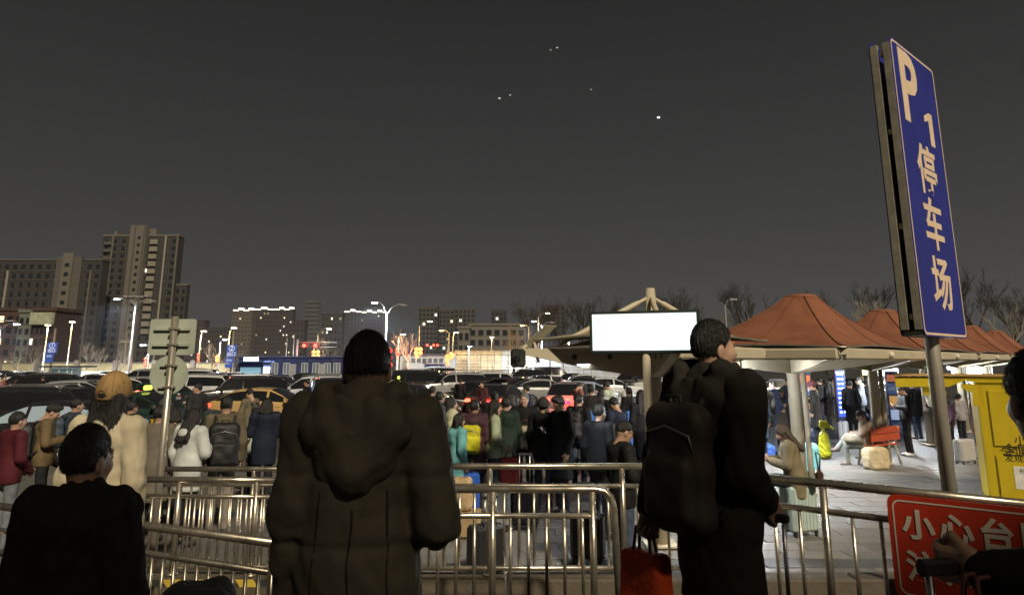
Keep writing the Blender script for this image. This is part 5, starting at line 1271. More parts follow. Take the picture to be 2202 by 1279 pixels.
# exit signs
def exit_sign(label, px, top, bot, d, num):
    r = thing('exit_sign', label, 'sign', (gx(px,d,780),d,0)); k = d/FPX
    MB().tube([(0,.12,0),(0,.12,zat(top,d)+1.2)], .09, 10).build('post', LPW, r, True)
    zt, zb = zat(top,d), zat(bot,d); h = zt-zb; w = 21*k
    bl = M('exit_blue', (.03,.07,.30), .5, emit=(.1,.22,.9), es=.22, var=.05); wt = M('exit_white', (.7,.72,.8), .5, emit=(.7,.8,1), es=.35, var=0)
    MB().box((0,0,zt-h*.27), (w,.06,h*.54), bev=.02).build('main_board', bl, r); MB().box((-.15,0,zt-h*.69), (w*.82,.06,h*.24), bev=.02).build('lower_board', bl, r); MB().box((-.15,0,zt-h*.92), (w*.78,.06,h*.16), bev=.02).build('lower_board', bl, r)
    place_text('lettering', num, h*.26, wt, r, basis((0,-.033,zt-h*.16), (1,0,0), (0,0,1)), bold=.01)
    place_text('lettering', '出口', h*.20, wt, r, basis((0,-.033,zt-h*.42), (1,0,0), (0,0,1)), bold=.008)
    place_text('lettering', '停车', h*.14, wt, r, basis((-.15,-.033,zt-h*.70), (1,0,0), (0,0,1)))
    MB().tube([(.0+w*.27*math.cos(t*math.pi/12),-.034,zt-h*.16+w*.27*math.sin(t*math.pi/12)) for t in range(25)], .025, 4).build('ring', wt, r)
exit_sign('blue exit sign numbered one on a post at the left', 108, 736, 779, 62, '1')
exit_sign('blue exit sign numbered two on a post', 496, 741, 790, 62, '2')
# traffic signals
tg = thing('traffic_gantry', 'white traffic light arm with two red lights left of the olive coat', 'traffic light', (gx(637,88,780),88,0))
zz = zat(736,88); xe = gx(724,88,736)-gx(637,88,780)
MB().tube([(0,0,0),(0,0,zat(730,88))], .13, 10).build('post', LP, tg, True); MB().tube([(0,0,zz),(xe,0,zz)], .06, 8).build('arm', LP, tg, True); MB().tube([(0,0,zz-.55),(xe,0,zz-.55)], .03, 8).build('arm', LP, tg, True)
for px_ in (655,679):
    x = gx(px_,88,743)-gx(637,88,780); h = MB().box((x,-.1,zat(743,88)), (1.1,.2,.4), bev=.05).build('signal_head', M('signal_black', (.02,.02,.02), .5), tg)
    MB().ball((x+.0,-.22,zat(743,88)), .22, 12, 8).build('red_light', M('signal_red', (.5,.02,.02), .3, var=0, emit=(1,.055,.03), es=8.), h, True)
    lamp_light(tg, (x,-.7,zat(743,88)), (1,.08,.04), 120)
tg2 = thing('traffic_gantry', 'distant traffic light arm with several white signals above the depot', 'traffic light', (gx(962,120,780),120,0))
zz = zat(742,120); MB().tube([(0,0,0),(0,0,zz+.3)], .13, 8).build('post', LP, tg2, True); xe = gx(918,120,742)-gx(962,120,780); MB().tube([(0,0,zz),(xe,0,zz)], .06, 8).build('arm', LP, tg2, True)
for px_ in (919,933,941): 
    x = gx(px_,120,742)-gx(962,120,780); h = MB().box((x,-.1,zz-.1), (.6,.2,.9), bev=.05).build('signal_head', M('signal_black'), tg2); MB().ball((x,-.22,zz), .2, 10, 6).build('red_light', M('signal_red'), h, True)
# red lanterns
LAN = M('lantern_red', (.5,.03,.02), .5, var=.1, emit=(1,.06,.03), es=1.9); LAO = M('lantern_orange', (.6,.1,.03), .5, var=.1, emit=(1,.22,.05), es=3.0); GLD = M('lantern_gold', (.5,.3,.05), .4, .3, emit=(1,.6,.1), es=.8)
def lanterns(label, spots, d, rad, mt, x_off=0):
    px, py = spots[0]; x = gx(px,d,py)
    r = thing('lantern_string', label, 'lanterns', (x,d-.3,0), 0, 'red lanterns on the lamp posts')
    zs = []
    for sx_, sy in spots:
        p = at(sx_,sy,d); lx, lz = p.x-x, p.z; zs.append((lx,lz))
        l = MB().ball((lx,0,lz), (rad,rad,rad*.82), 14, 10).build('lantern', mt, r, True)
        MB().tube([(lx,0,lz+rad*.76),(lx,0,lz+rad*.95)], rad*.4, 10).build('cap', GLD, l); MB().tube([(lx,0,lz-rad*.76),(lx,0,lz-rad*.95)], rad*.4, 10).build('cap', GLD, l)
    zm = max(z for _,z in zs); MB().tube([(0,.1,max(0,min(z for _,z in zs)-2)),(0,.1,zm+.5)], .04, 6).build('hanger', LPW, r)
    lamp_light(r, (0,-1,sum(z for _,z in zs)/len(zs)), (1,.12,.05), 150)
lanterns('three big round red lanterns hanging right of the olive coat man', [(838,754),(838,769),(838,785)], 74, .33, LAN)
lanterns('orange red lantern cluster under the traffic lights', [(676,757),(685,757),(676,765),(685,765),(676,772),(685,772)], 84, .24, LAO)
lanterns('red lantern cluster left of the depot roof', [(896,751),(905,751),(896,759),(905,759),(897,766)], 88, .27, LAO)
lanterns('tall orange lantern cluster before the wrapped hall', [(962,766),(970,761),(962,774),(970,769),(975,764),(963,782)], 92, .27, LAO)
lanterns('small red lantern pair beside the reddish tree', [(854,752),(858,760),(854,759)], 90, .2, LAN)
lanterns('narrow red lantern string left of the round road sign', [(316,772),(316,779),(316,786)], 84, .19, LAN)
lanterns('red lantern pair left of the exit two sign', [(470,768),(470,775)], 84, .24, LAO)
lanterns('slim red lantern string on the post right of the square road sign', [(429,762),(429,768),(429,774)], 86, .16, LAN)
# slim flag poles and a pylon
for px_, tp, bp, lab in ((614,726,790,'thin white pole left of the traffic light post'), (629,718,790,'taller thin white pole by the traffic light post')):
    p = MB().tube([(0,0,0),(0,0,zat(tp,86))], .05, 8).build('flag_pole', LP, None, True, loc=(gx(px_,86,780),86,0)); tag(p, lab, 'pole')
gp = thing('utility_pole', 'utility pole with cross arms before the dark tower', 'pole', (gx(266,100,780),100,0))
MB().tube([(0,0,0),(0,0,zat(713,100))], .12, 8).build('post', LPW, gp, True)
for z in (716,722,728): MB().box((0,-.1,zat(z,100)), (.9,.1,.1)).build('cross_arm', LPW, gp)
gt = thing('gate_frame', 'pale square gate frame beside the utility pole', 'gate', (gx(279,95,780),95,0))
MB().box((0,0,zat(732,95)/2), (.4,.4,zat(732,95))).build('post', LPW, gt); MB().box((-.7,0,zat(734,95)), (1.6,.3,.3)).build('beam', LPW, gt)
# stars
ST = M('star_light', (.5,.5,.5), .5, var=0, emit=(.9,.95,1), es=1.0); ST2 = M('star_dim', (.5,.5,.5), .5, var=0, emit=(.9,.92,.95), es=.35)
for px_, py_, s, lab in ((1416,253,6,'brightest star, lowest of the sky specks'), (1198,103,4,'upper right star of the highest pair'), (1184,108,3,'lower left star of the highest pair'), (1074,212,5,'brighter star of the pair left of the sky centre'), (1097,205,3.4,'fainter star of the pair left of the sky centre'), (1271,193,3,'single faint star between the pairs')):
    p = at(px_,py_,3000); o = MB().ball((0,0,0), s, 10, 8).build('star', ST if s > 5 else ST2, None, True, loc=p); o.scale = (1.3,1,.8); tag(o, lab, 'star', 'specks of light in the sky')
# ---------------------------------------------------------------- cars
BK, SV, WH = (.022,.022,.025), (.32,.33,.34), (.62,.63,.64)
for a in (
 (85,853,'near black saloon at the left with its cabin lit',180,'sedan',dict(col=BK,inner=True)),
 (12,827,'dark off roader cut by the left edge',185,'suv',dict(col=BK)),
 (92,821,'silver saloon behind the lit black saloon',178,'sedan',dict(col=SV)),
 (190,816,'silver hatchback with glowing tail light left of the tan cap',22,'hatch',dict(col=SV,tails=1,d=34)),
 (150,808,'black off roader with its tailgate raised beside the silver hatchback',15,'suv',dict(col=BK,d=38,open_tail=True)),
 (60,802,'black estate far left before the picket fence',175,'suv',dict(col=BK,d=46)),
 (190,803,'grey saloon behind the toll booth',180,'sedan',dict(col=(.2,.2,.2),d=56)),
 (225,797,'black saloon farthest left of the tall solar lamp',175,'sedan',dict(col=BK,d=70)),
 (335,836,'two tone yellow and dark green taxi behind the round road sign',0,'sedan',dict(col=(.02,.045,.035),upper=(.55,.38,.01),taxi=True)),
 (305,818,'dark green saloon behind the two tone taxi',175,'sedan',dict(col=(.015,.04,.035),d=33)),
 (408,807,'white off roader right of the round road sign',178,'suv',dict(col=WH,d=37)),
 (398,797,'white minivan farther behind the white off roader',180,'van',dict(col=WH,d=52)),
 (508,804,'black off roader with chrome wheels beside the dark blue one',205,'suv',dict(col=BK,d=33)),
 (455,801,'dark blue off roader with lamps glinting on its bonnet',200,'suv',dict(col=(.02,.03,.09),d=40)),
 (428,799,'small car with bright front lamps and red glow behind the blue off roader',-80,'sedan',dict(col=SV,d=56,heads=1)),
 (608,828,'orange yellow taxi seen side on, left of the olive coat',0,'sedan',dict(col=(.58,.38,.15),tails=1,name='taxi')),
 (668,807,'white estate with dark windows behind the orange taxi',178,'suv',dict(col=(.60,.62,.70),d=34)),
 (716,818,'black off roader nose on, beside the olive coat',-70,'suv',dict(col=BK,d=29)),
 (580,797,'black saloon with red tail lamps before the prefab office',70,'sedan',dict(col=BK,d=58,tails=2)),
 (640,797,'black saloon side on before the prefab office',178,'sedan',dict(col=BK,d=60)),
 (700,797,'grey saloon farthest right before the prefab office',170,'sedan',dict(col=(.25,.24,.22),d=60)),
 (915,821,'large black saloon close right of the olive coat',0,'sedan',dict(col=BK)),
 (868,812,'beige taxi with a lit yellow roof lamp',8,'sedan',dict(col=(.50,.42,.32),taxi=True,d=37)),
 (868,798,'long black van behind the beige taxi',178,'van',dict(col=BK,d=45)),
 (965,797,'silver off roader right of the long black van',200,'suv',dict(col=SV,d=44)),
 (1085,796,'white off roader broadside in the middle of the lot',0,'suv',dict(col=WH,d=47)),
 (1032,800,'car with dazzling headlamps facing the camera',-85,'sedan',dict(col=(.3,.3,.3),d=60,heads=1)),
 (1022,816,'dark saloon with its boot raised near the middle',120,'sedan',dict(col=BK,d=36,tails=1,open_tail=True)),
 (1078,815,'brown saloon from behind with bright red lamps',75,'sedan',dict(col=(.07,.045,.035),d=31,tails=2)),
 (1185,812,'silver saloon washed red by the brake lamps around it',14,'sedan',dict(col=SV,d=40,tails=1)),
 (1228,819,'pale hatchback from behind with a lit tail lamp',78,'hatch',dict(col=(.4,.3,.3),d=31,tails=2)),
 (1285,816,'pale blue saloon right of the pale hatchback',0,'sedan',dict(col=(.35,.42,.55),d=35)),
 (1163,801,'dark saloon with a full width red lamp strip',86,'sedan',dict(col=BK,d=50,tails=2)),
 (1228,797,'black saloon braking hard with the brightest red lamps',88,'sedan',dict(col=BK,d=58,tails=2)),
 (1278,800,'white saloon right of the hardest braking car',5,'sedan',dict(col=WH,d=54)),
 (1350,796,'black saloon with headlamps on under the canopy edge',-120,'sedan',dict(col=BK,d=58,heads=1)),
 (1190,797,'black van parked behind the car with the red strip',5,'van',dict(col=BK,d=66)),
 (1640,808,'pale saloon seen under the canopy left of the wide column',178,'sedan',dict(col=(.3,.33,.4),d=40,tails=1)),
 (1780,806,'dark saloon behind the blue glowing totem',178,'sedan',dict(col=(.03,.03,.03),d=42,tails=1)),
 (1775,812,'green and yellow taxi seen beneath the orange canopy',0,'sedan',dict(col=(.03,.06,.04),upper=(.5,.38,.02),taxi=False,d=36)),
):
    px_, rf_, lab, yw, kd_, kw = a
    car_at(px_, rf_, lab, yw, kd_, **kw)

for a in (
 (255,812,'white saloon between the silver hatchback and the dark green saloon',176,'sedan',dict(col=WH,d=42)), (130,797,'silver saloon close to the toll booth, farther side',4,'sedan',dict(col=SV,d=64,tails=1)), (20,797,'white saloon before the picket fence at the far left',178,'sedan',dict(col=WH,d=66)), (48,812,'brown saloon just left of the silver saloon roof',172,'sedan',dict(col=(.10,.07,.05),d=40,heads=1)),
 (300,799,'grey off roader at the foot of the tall solar lamp',182,'suv',dict(col=(.22,.22,.23),d=60)), (350,796,'white saloon far behind the round road sign',0,'sedan',dict(col=WH,d=68,tails=1)), (470,796,'silver saloon in the far row left of the kiosk',178,'sedan',dict(col=SV,d=66,heads=1)), (540,799,'white saloon in front of the lit kiosk',180,'sedan',dict(col=WH,d=55)),
 (610,800,'red lit black saloon behind the orange taxi',90,'sedan',dict(col=BK,d=48,tails=2)), (760,799,'silver saloon hidden in part by the olive coat shoulder',175,'sedan',dict(col=SV,d=52)), (905,801,'white saloon between the long black van and the silver off roader',182,'sedan',dict(col=WH,d=52)), (930,796,'silver minivan in the far row under the lanterns',180,'van',dict(col=SV,d=72,heads=1)),
 (1010,797,'black saloon far right of the silver off roader',88,'sedan',dict(col=BK,d=66,tails=2)), (1130,802,'silver saloon with lit tail lamps right of the white off roader',80,'sedan',dict(col=SV,d=44,tails=2)), (1120,797,'dark off roader behind the white off roader',178,'suv',dict(col=BK,d=62,heads=1)), (1320,803,'white saloon with a red tail lamp near the first column',10,'sedan',dict(col=WH,d=44,tails=2)),
 (1385,799,'black off roader beside the first column',178,'suv',dict(col=BK,d=52,tails=1)), (1255,805,'dark red lit saloon behind the pale blue saloon',84,'sedan',dict(col=(.05,.02,.02),d=44,tails=2)), (1430,800,'white off roader partly behind the backpack man',176,'suv',dict(col=WH,d=50)), (1600,802,'silver saloon far under the large orange canopy',2,'sedan',dict(col=SV,d=54,heads=0)),
):
    px_, rf_, lab, yw, kd_, kw = a
    car_at(px_, rf_, lab, yw, kd_, **kw)
# ---------------------------------------------------------------- the crowd
BLKC, NAVY, CHAR = (.013,.013,.015), (.020,.027,.055), (.04,.04,.043)
DK = (.018,.018,.022); JEAN = (.055,.075,.12); PALE = (.34,.36,.36)
P = {}
def pp(key, px, hy, d, lab, yaw, **k): P[key] = put(px, hy, d, lab, yaw, **k); return P[key]
pp('burg', 38,880,9.6,'person in a burgundy jacket with a white stripe at the left edge',-30, po='hold', cc=(.13,.02,.03), tc_=(.16,.18,.2), hair='short')
pp('tan', 108,863,11.2,'person in a tan hooded jacket with a dark backpack, head bowed right',-62, po='phone', coat='hoodie', cc=(.24,.175,.09), tc_=DK, hair='volume')
pp('denim', 165,853,12.6,'person in a blue grey jacket behind the tan jacket',-40, po='stand', coat='hoodie', cc=(.06,.08,.11), tc_=DK)
pp('pink', 8,806,31,'person with arm raised by the silver saloon at the left edge',-80, po='point', cc=(.3,.14,.12))
pp('red5', 84,842,21,'person just beyond the roof of the lit black saloon',-30, po='stand', cc=(.10,.03,.03))
pp('cap5', 168,834,22,'person with a grey cap beyond the lit black saloon',60, po='turn', cc=(.2,.17,.12), hair='cap', hat='beanie', hatc=(.05,.06,.055))
pp('drv', 95,806,34,'person in black leaning at the silver saloon',80, po='point', cc=BLKC)
pp('dk6', 283,858,12.4,'person in dark clothes right of the tan cap',-20, po='stand', coat='parka', cc=BLKC)
pp('grey7', 345,868,10.2,'person in a grey beige coat right of the cream coat',0, po='stand', coat='coat', cc=(.24,.21,.165), tc_=DK, hair='short')
pp('blue7', 350,855,12.8,'person in a grey cap carrying a pale blue backpack',-70, po='phone', cc=(.05,.07,.10), hair='cap', hat='beanie', hatc=(.05,.06,.07))
pp('green8', 376,868,11.6,'person in a pale green jacket holding a lit phone',40, po='phone', cc=(.20,.26,.24), tc_=DK, hair='bob')
pp('grey9', 427,822,18,'tall man in a charcoal jacket turned left by the taxi',60, po='turn', cc=CHAR, tc_=DK, coat='jacket')
pp('white10', 416,874,10.0,'woman in a white padded coat with a fur trimmed hood',-20, po='phone1', coat='parka', cc=(.55,.57,.56), tc_=DK, hair='long')
pp('olive11', 489,848,10.6,'man in an olive tan jacket wearing a big black backpack',22, po='stand', coat='hoodie', cc=(.19,.16,.10), tc_=(.22,.2,.17), hair='short')
pp('khaki12', 541,832,17,'young person in khaki turned left before the orange taxi',62, po='phone', cc=(.22,.19,.13), tc_=(.1,.08,.07), hair='short')
pp('navy13', 575,852,12.4,'woman in a navy hooded coat with black hair',15, po='phone', coat='parka', cc=NAVY, tc_=DK, hair='bob')
pp('white13', 556,872,13.4,'person in a cream fleece in front of the navy hooded woman',70, po='phone', cc=(.5,.52,.44), hair='long')
pp('plaid14', 655,838,15,'person in a grey checked shirt left of the olive coat',75, po='phone', cc=(.24,.25,.26), tc_=DK, hair='volume')
pp('drv15', 662,814,25,'man in black standing beyond the orange taxi bonnet',85, po='stand', coat='coat', cc=BLKC)
pp('navy17', 930,828,18,'man in navy with a white collar before the large black saloon',-10, po='stand', cc=NAVY)
pp('lemon18', 968,850,12.6,'woman in a pale lemon jacket with long dark hair facing right',-70, po='hold', coat='puffer', cc=(.50,.50,.34), tc_=DK, hair='long')
pp('aqua', 985,884,11.6,'child in an aqua coat beside the lemon jacket',-60, po='stand', coat='parka', cc=(.16,.42,.45), tc_=DK, hair='bob')
pp('mauve19', 1020,856,12,'person in a mauve hooded coat wearing a yellow backpack',-8, po='stand', coat='padded', cc=(.10,.045,.06), tc_=DK, hair='short')
pp('sage20', 1062,856,12.0,'woman in a pale sage jacket carrying a red shopping bag',-80, po='hold', cc=(.36,.42,.30), tc_=(.05,.055,.06), hair='bob')
pp('dark21', 1064,838,15.6,'dark haired person with a pale blue backpack behind the sage jacket',10, po='stand', cc=BLKC, hair='pony')
pp('pink22', 1100,842,14.6,'woman in a pink coat and pale trousers',60, po='phone1', coat='coat', cc=(.46,.30,.34), tc_=PALE, hair='long')
pp('old23', 1127,841,13.4,'older man in black with a beige shoulder bag facing the camera',172, po='hold', cc=BLKC, tc_=DK, hair='short', hairc=(.11,.11,.11))
pp('blk24', 1168,853,12.2,'person in a black hooded jacket with back turned, beside the long coat',-15, po='stand', coat='hoodie', cc=BLKC, hair='cap', hat='beanie', hatc=(.03,.03,.032))
pp('coat25', 1206,848,12.0,'man in a long black coat holding a phone and facing left',120, po='phone1', coat='coat', cc=(.020,.020,.020), tc_=DK, hair='volume')
pp('far26', 1133,825,19.5,'man in dark blue behind the older man',70, po='stand', cc=NAVY)
pp('wom27', 1243,843,14,'woman in black with a backpack and long hair, right of the long coat',-30, po='stand', cc=BLKC, tc_=JEAN, hair='pony')
pp('tall28', 1271,825,17,'tall man in dark brown with back turned',-10, po='stand', coat='coat', cc=(.03,.022,.02))
pp('sage29', 1308,818,19.5,'man in a pale green padded coat looking down at his phone',55, po='phone', coat='padded', cc=(.38,.42,.34), tc_=DK)
pp('blk30', 1286,864,10.4,'man in black with short hair behind the bespectacled man',-45, po='stand', cc=BLKC, tc_=DK, hair='short')
pp('spec31', 1334,897,8.2,'man with spectacles in a black hooded jacket turned right',-75, po='phone1', coat='hoodie', cc=(.018,.018,.018), tc_=JEAN, hair='buzz', glasses=True)
pp('wom32', 1378,836,14.6,'long haired woman in black with a beige strap by the column',20, po='stand', coat='coat', cc=BLKC, hair='long')
pp('dk33', 1353,830,19,'person in black carrying a white bag near the column',30, po='hold', cc=BLKC, hair='pony')
pp('wht34', 1345,822,23,'person in a white hoodie near the cars by the column',-30, po='stand', cc=(.5,.5,.5))
pp('red35', 1243,820,24.5,'person glowing red in the brake lights',-60, po='phone', cc=(.3,.12,.12))  # brake light red put into the jacket colour
pp('dk36', 990,812,30,'hooded person in black by the silver off roader',-20, po='stand', coat='parka', cc=BLKC)
pp('dk37', 1037,818,27,'person in dark red by the raised boot',150, po='hold', cc=(.10,.03,.03))
pp('far1', 1105,785,78,'tiny distant pedestrian in black before the wrapped hall',90, po='walk', cc=BLKC)
pp('far2', 1132,784,78,'tiny distant pedestrian in white before the wrapped hall',-90, po='walk', cc=(.4,.4,.4))
pp('blu37', 1628,832,18.4,'person in a slate blue coat with back turned under the canopy',-20, po='stand', coat='coat', cc=(.03,.045,.07), tc_=DK, hair='bob')
pp('blu38', 1662,816,21.5,'man in a bright blue jacket left of the wide column',75, po='pull', coat='jacket', cc=(.03,.05,.16), tc_=(.03,.04,.08))
pp('hat39', 1603,802,32,'dark figure left of the slate blue coat',30, po='stand', cc=BLKC, hair='cap', hat='beanie', hatc=(.04,.04,.05))
pp('blk40', 1713,822,20,'dark figure standing close behind the wide column',-60, po='hold', coat='parka', cc=BLKC)
pp('bag41', 1748,818,21,'person in a long black coat with a brown shoulder bag',60, po='phone1', coat='coat', cc=(.02,.018,.018), hair='cap', hat='beanie', hatc=(.12,.04,.05))
pp('blk42', 1762,811,27,'person in black behind the brown shoulder bag',40, po='stand', cc=BLKC)
pp('bk43', 1826,816,22.5,'broad person in a dark coat right of the blue totem',-5, po='stand', coat='coat', cc=(.018,.017,.02))
pp('gry44', 1848,809,25,'person in grey between the blue totem and the white column',60, po='phone', cc=(.13,.14,.17))
pp('two45', 1884,813,24,'woman in black facing left, nearer of the pair by the third column',70, po='phone', coat='coat', cc=BLKC, hair='long')
pp('two46', 1900,808,25.2,'man in black, taller of the pair by the third column',60, po='stand', coat='coat', cc=BLKC)
pp('man47', 1940,826,19.0,'man in black jacket and trousers reading his phone, facing left',84, po='phone', cc=(.022,.022,.024), tc_=BLKC, shoe=(.5,.5,.5))
pp('ros48', 2092,842,18.5,'person in a dusty rose long coat behind the yellow cabinet',50, po='stand', coat='padded', cc=(.25,.17,.17))
pp('prp49', 2035,852,19.5,'person in a plum jacket seen under the yellow hood',80, po='stand', cc=(.08,.03,.06), hair='long')
pp('slv50', 2060,845,21,'person in a silver jacket behind the sign post',20, po='stand', cc=(.3,.28,.3))
for i, (px_, hy_, d_, c_, lab) in enumerate((
  (1908,801,38,(.05,.05,.06),'far queue, first head right of the third column'), (1925,800,40,(.16,.16,.18),'far queue, grey jacket by the lit panel'), (1940,797,42,BLKC,'far queue, black jacket above the phone reader'), (1953,800,40,(.2,.21,.24),'far queue, pale grey jacket by the fourth column'),
  (1966,799,41,BLKC,'far queue, black jacket left of the fourth column'), (1988,802,38,(.05,.07,.12),'far queue, navy jacket right of the fourth column'), (2003,798,42,(.12,.12,.13),'far queue, charcoal jacket beside the sign post'), (2072,800,40,BLKC,'far queue, black jacket left of the bright box'),
  (2086,803,38,(.07,.08,.1),'far queue, dark jacket below the bright box'), (2118,802,40,(.05,.06,.09),'far queue, dark jacket right of the bright box'), (1872,800,40,(.06,.06,.03),'far queue, olive jacket by the yellowish panel'), (1885,799,42,(.08,.08,.14),'far queue, blue jacket by the yellowish panel'))):
    pp('q%d' % i, px_, hy_, d_, 'person in the '+lab, random.choice((150,-150,30,90,-60)), po=random.choice(('stand','phone1','phone')), cc=c_, group='far queue under the canopies', hair=random.choice(('short','long','bob')))
X_ = (
 
 
 
 
 (946,840,15.2,'person in black between the navy man and the lemon jacket',-30,'stand','jacket',BLKC,'short'), 
 (1088,851,12.9,'person in dark green between the sage jacket and the pink coat',30,'stand','parka',(.025,.045,.03),'short'), 
 (1292,835,17.4,'person in black right of the tall man in brown',-30,'stand','coat',BLKC,'long'),
 (1324,850,13,'person in dark blue behind the man with spectacles',40,'phone','parka',NAVY,'short'), (1398,828,20,'person in grey just right of the first canopy column',-20,'stand','jacket',(.16,.16,.17),'short'), (1418,834,17,'person in black beyond the first canopy column, nearer one',30,'phone1','coat',BLKC,'bob'),
 (1590,826,20,'person in black right behind the backpack man',30,'stand','jacket',BLKC,'short'), (1614,814,26,'person in pale blue farther under the large orange canopy',-70,'phone','jacket',(.20,.25,.33),'long'), (1642,822,21,'person in dark grey between the slate coat and the blue jacket',-10,'stand','parka',CHAR,'short'),
 (1693,812,26,'person in navy left of the orange and navy totem',50,'stand','jacket',NAVY,'short'), (1736,811,29,'person in grey seen past the orange and navy totem',-40,'phone','jacket',(.14,.15,.17),'short'), (1776,814,26,'person in black just left of the blue totem',60,'hold','coat',BLKC,'long'),
 (1792,808,32,'person in pale jacket behind the blue totem',-50,'phone','jacket',(.30,.31,.34),'short'), (1862,812,26,'person in black behind the third column',-70,'phone','parka',BLKC,'bob'), (1922,812,26,'person in charcoal behind the orange topped totem',40,'stand','coat',CHAR,'short'),
 (1962,818,23,'person in black left of the fourth column',20,'stand','parka',BLKC,'short'), (1992,820,23,'person in dark violet right of the fourth column',-30,'stand','coat',(.05,.03,.06),'long'), (2008,830,21,'person in black close to the sign post, left side',60,'phone','jacket',BLKC,'short'), (2108,830,22,'person in dark blue above the yellow cabinet roof edge',-20,'stand','jacket',NAVY,'short'))
for i, (px_, hy_, d_, lab, yw, po_, ct_, c_, hr__) in enumerate(X_):
    pp('x%d' % i, px_, hy_, d_, lab, yw, po=po_, coat=ct_, cc=c_, hair=hr__, tc_=random.choice((DK, JEAN, (.05,.05,.055))))
# seated people
sc_p = ground(1722, 1150, 0)
case = suitcase('pale mint ribbed suitcase used as a seat by the woman in beige', (sc_p.x,sc_p.y,0), R(20), (.42,.52,.48), h=.60, w=.44, dp=.30)
pw_ = person('woman in a beige jacket sitting on the mint suitcase, looking at her phone', (sc_p.x-.02,sc_p.y-.02,.20), 72, H=1.66, po='sit', coat='parka', cc=(.20,.165,.10), tc_=(.03,.035,.045), hair='long', hairc=(.07,.045,.03))
P['seat'] = pw_
sb2 = thing('shoulder_bag', 'small brown shoulder bag on the back of the seated woman in beige', 'bag', (sc_p.x+.26,sc_p.y-.16,.68), R(70))
MB().box((0,0,.10), (.28,.10,.20), bev=.03).build('bag_body', M('bag_brown', (.06,.03,.022), .5, bump=.2), sb2); MB().tube([(-.12,0,.2),(-.10,-.03,.42),(.10,.02,.42),(.12,0,.2)], .009, 6).build('strap', M('bag_brown'), sb2, True)
bl_ = Vector(be.location); bd = Matrix.Rotation(R(32),3,'Z')
pb_ = person('woman in pale clothes with crossed legs on the red bench', bl_+bd@Vector((-.40,.12,-.03)), 66, H=1.66, po='cross', coat='parka', cc=(.36,.27,.21), tc_=(.20,.21,.19), hair='pony', shoe=(.12,.10,.09))
P['bench'] = pb_
pc_ = person('child in dark blue beside the woman on the red bench', bl_+bd@Vector((-.02,.16,.10)), 50, H=1.25, po='sit', coat='hoodie', cc=(.06,.08,.12), tc_=(.05,.06,.08), hair='short')
sack('cream padded bag lying in the lap of the woman on the bench', 'cushion_bag', 'bag', bl_+bd@Vector((-.62,.26,.50)), R(150), (.46,.26,.20), (.46,.40,.30))
sack('large crumpled cream paper bag on the ground beside the bench', 'paper_sack', 'bag', (bl_.x-.50,bl_.y-.72,0), R(15), (.55,.32,.47), (.50,.40,.24))
# backpacks and things carried
backpack(P['tan'], 'dark grey backpack on the tan hooded jacket', (.05,.055,.06), scale=(1.05,1.1,1.05))
backpack(P['olive11'], 'big black backpack on the olive tan jacket', (.010,.010,.012), scale=(1.2,1.4,1.25), drop=.06)
backpack(P['mauve19'], 'bright yellow backpack on the mauve coat', (.58,.55,.02), scale=(.95,1.,.95), drop=.04)
backpack(P['dark21'], 'pale blue backpack behind the sage jacket', (.26,.36,.46))
backpack(P['blue7'], 'blue and white striped backpack on the person in the grey cap', (.20,.27,.40))
backpack(P['wom27'], 'black backpack right of the long black coat', (.025,.025,.03))
backpack(P['khaki12'], 'dark satchel backpack on the khaki jacket', (.05,.05,.045), scale=(.8,.9,.8))
backpack(P['denim'], 'navy rucksack on the blue grey jacket', (.05,.07,.10))
for k_, lab in (('green8','lit phone held by the pale green jacket'), ('khaki12','phone held by the khaki jacket'), ('navy13','lit phone held by the navy hooded woman'), ('coat25','dark phone held by the man in the long black coat'), ('sage29','phone held by the man in the pale green padded coat'), ('man47','phone held by the man in black by the bench'), ('seat','phone held by the woman on the suitcase'), ('spec31','phone held by the bespectacled man')):
    phone(P[k_], lab)
def carried(o, s, dz): v = hand_pos(o, s); return (v.x, v.y, v.z-dz)
sack('red shopping bag with gold print carried by the sage jacket', 'shopping_bag', 'bag', carried(P['sage20'],'r',.50), R(10), (.36,.16,.42), (.28,.025,.02), crumple=.4, handles=True)
sack('red gift bag between the grey coat and the white padded coat', 'gift_bag', 'bag', carried(P['green8'],'l',.55), R(0), (.30,.16,.40), (.45,.03,.03), crumple=.4, handles=True)
sack('beige drawstring bag on the chest of the older man', 'shoulder_bag', 'bag', (P['old23'].location.x+.02, P['old23'].location.y-.30, .86), R(0), (.30,.17,.38), (.32,.28,.20), handles=True)
sack('crumpled kraft paper bag standing beside the aqua coat', 'kraft_bag', 'bag', (gx(990,10.6,960),10.6,.32), R(5), (.36,.24,.44), (.36,.25,.13))
MB().box((0,0,.16), (.6,.4,.32), bev=.02).build('carton', M('carton', (.3,.2,.1), .8), None, loc=(gx(990,10.6,960),10.6,0)); tag(bpy.context.scene.objects['carton'], 'brown carton under the kraft paper bag', 'box')
suitcase('silver ribbed suitcase behind the railing near the red shopping bag', (gx(1068,10.9,1040),10.9,0), R(0), (.42,.42,.41), h=.56, ext=.0, metal=.5)
suitcase('black suitcase with a raised handle before the older man', (gx(1128,11.0,1040),11.0,0), R(0), (.015,.015,.017), h=.55, ext=.42)
suitcase('bright blue suitcase partly hidden by the olive coat', (gx(1003,11.6,1000),11.6,0), R(10), (.03,.10,.45), h=.62, ext=.2)
suitcase('grey suitcase in front of the bright blue jacket', (gx(1652,19.4,930),19.4,0), R(20), (.34,.36,.40), h=.62, ext=.35)
suitcase('white suitcase with a dark stripe beside the blue totem', (gx(1812,22,900),22,0), R(60), (.55,.55,.55), h=.56)
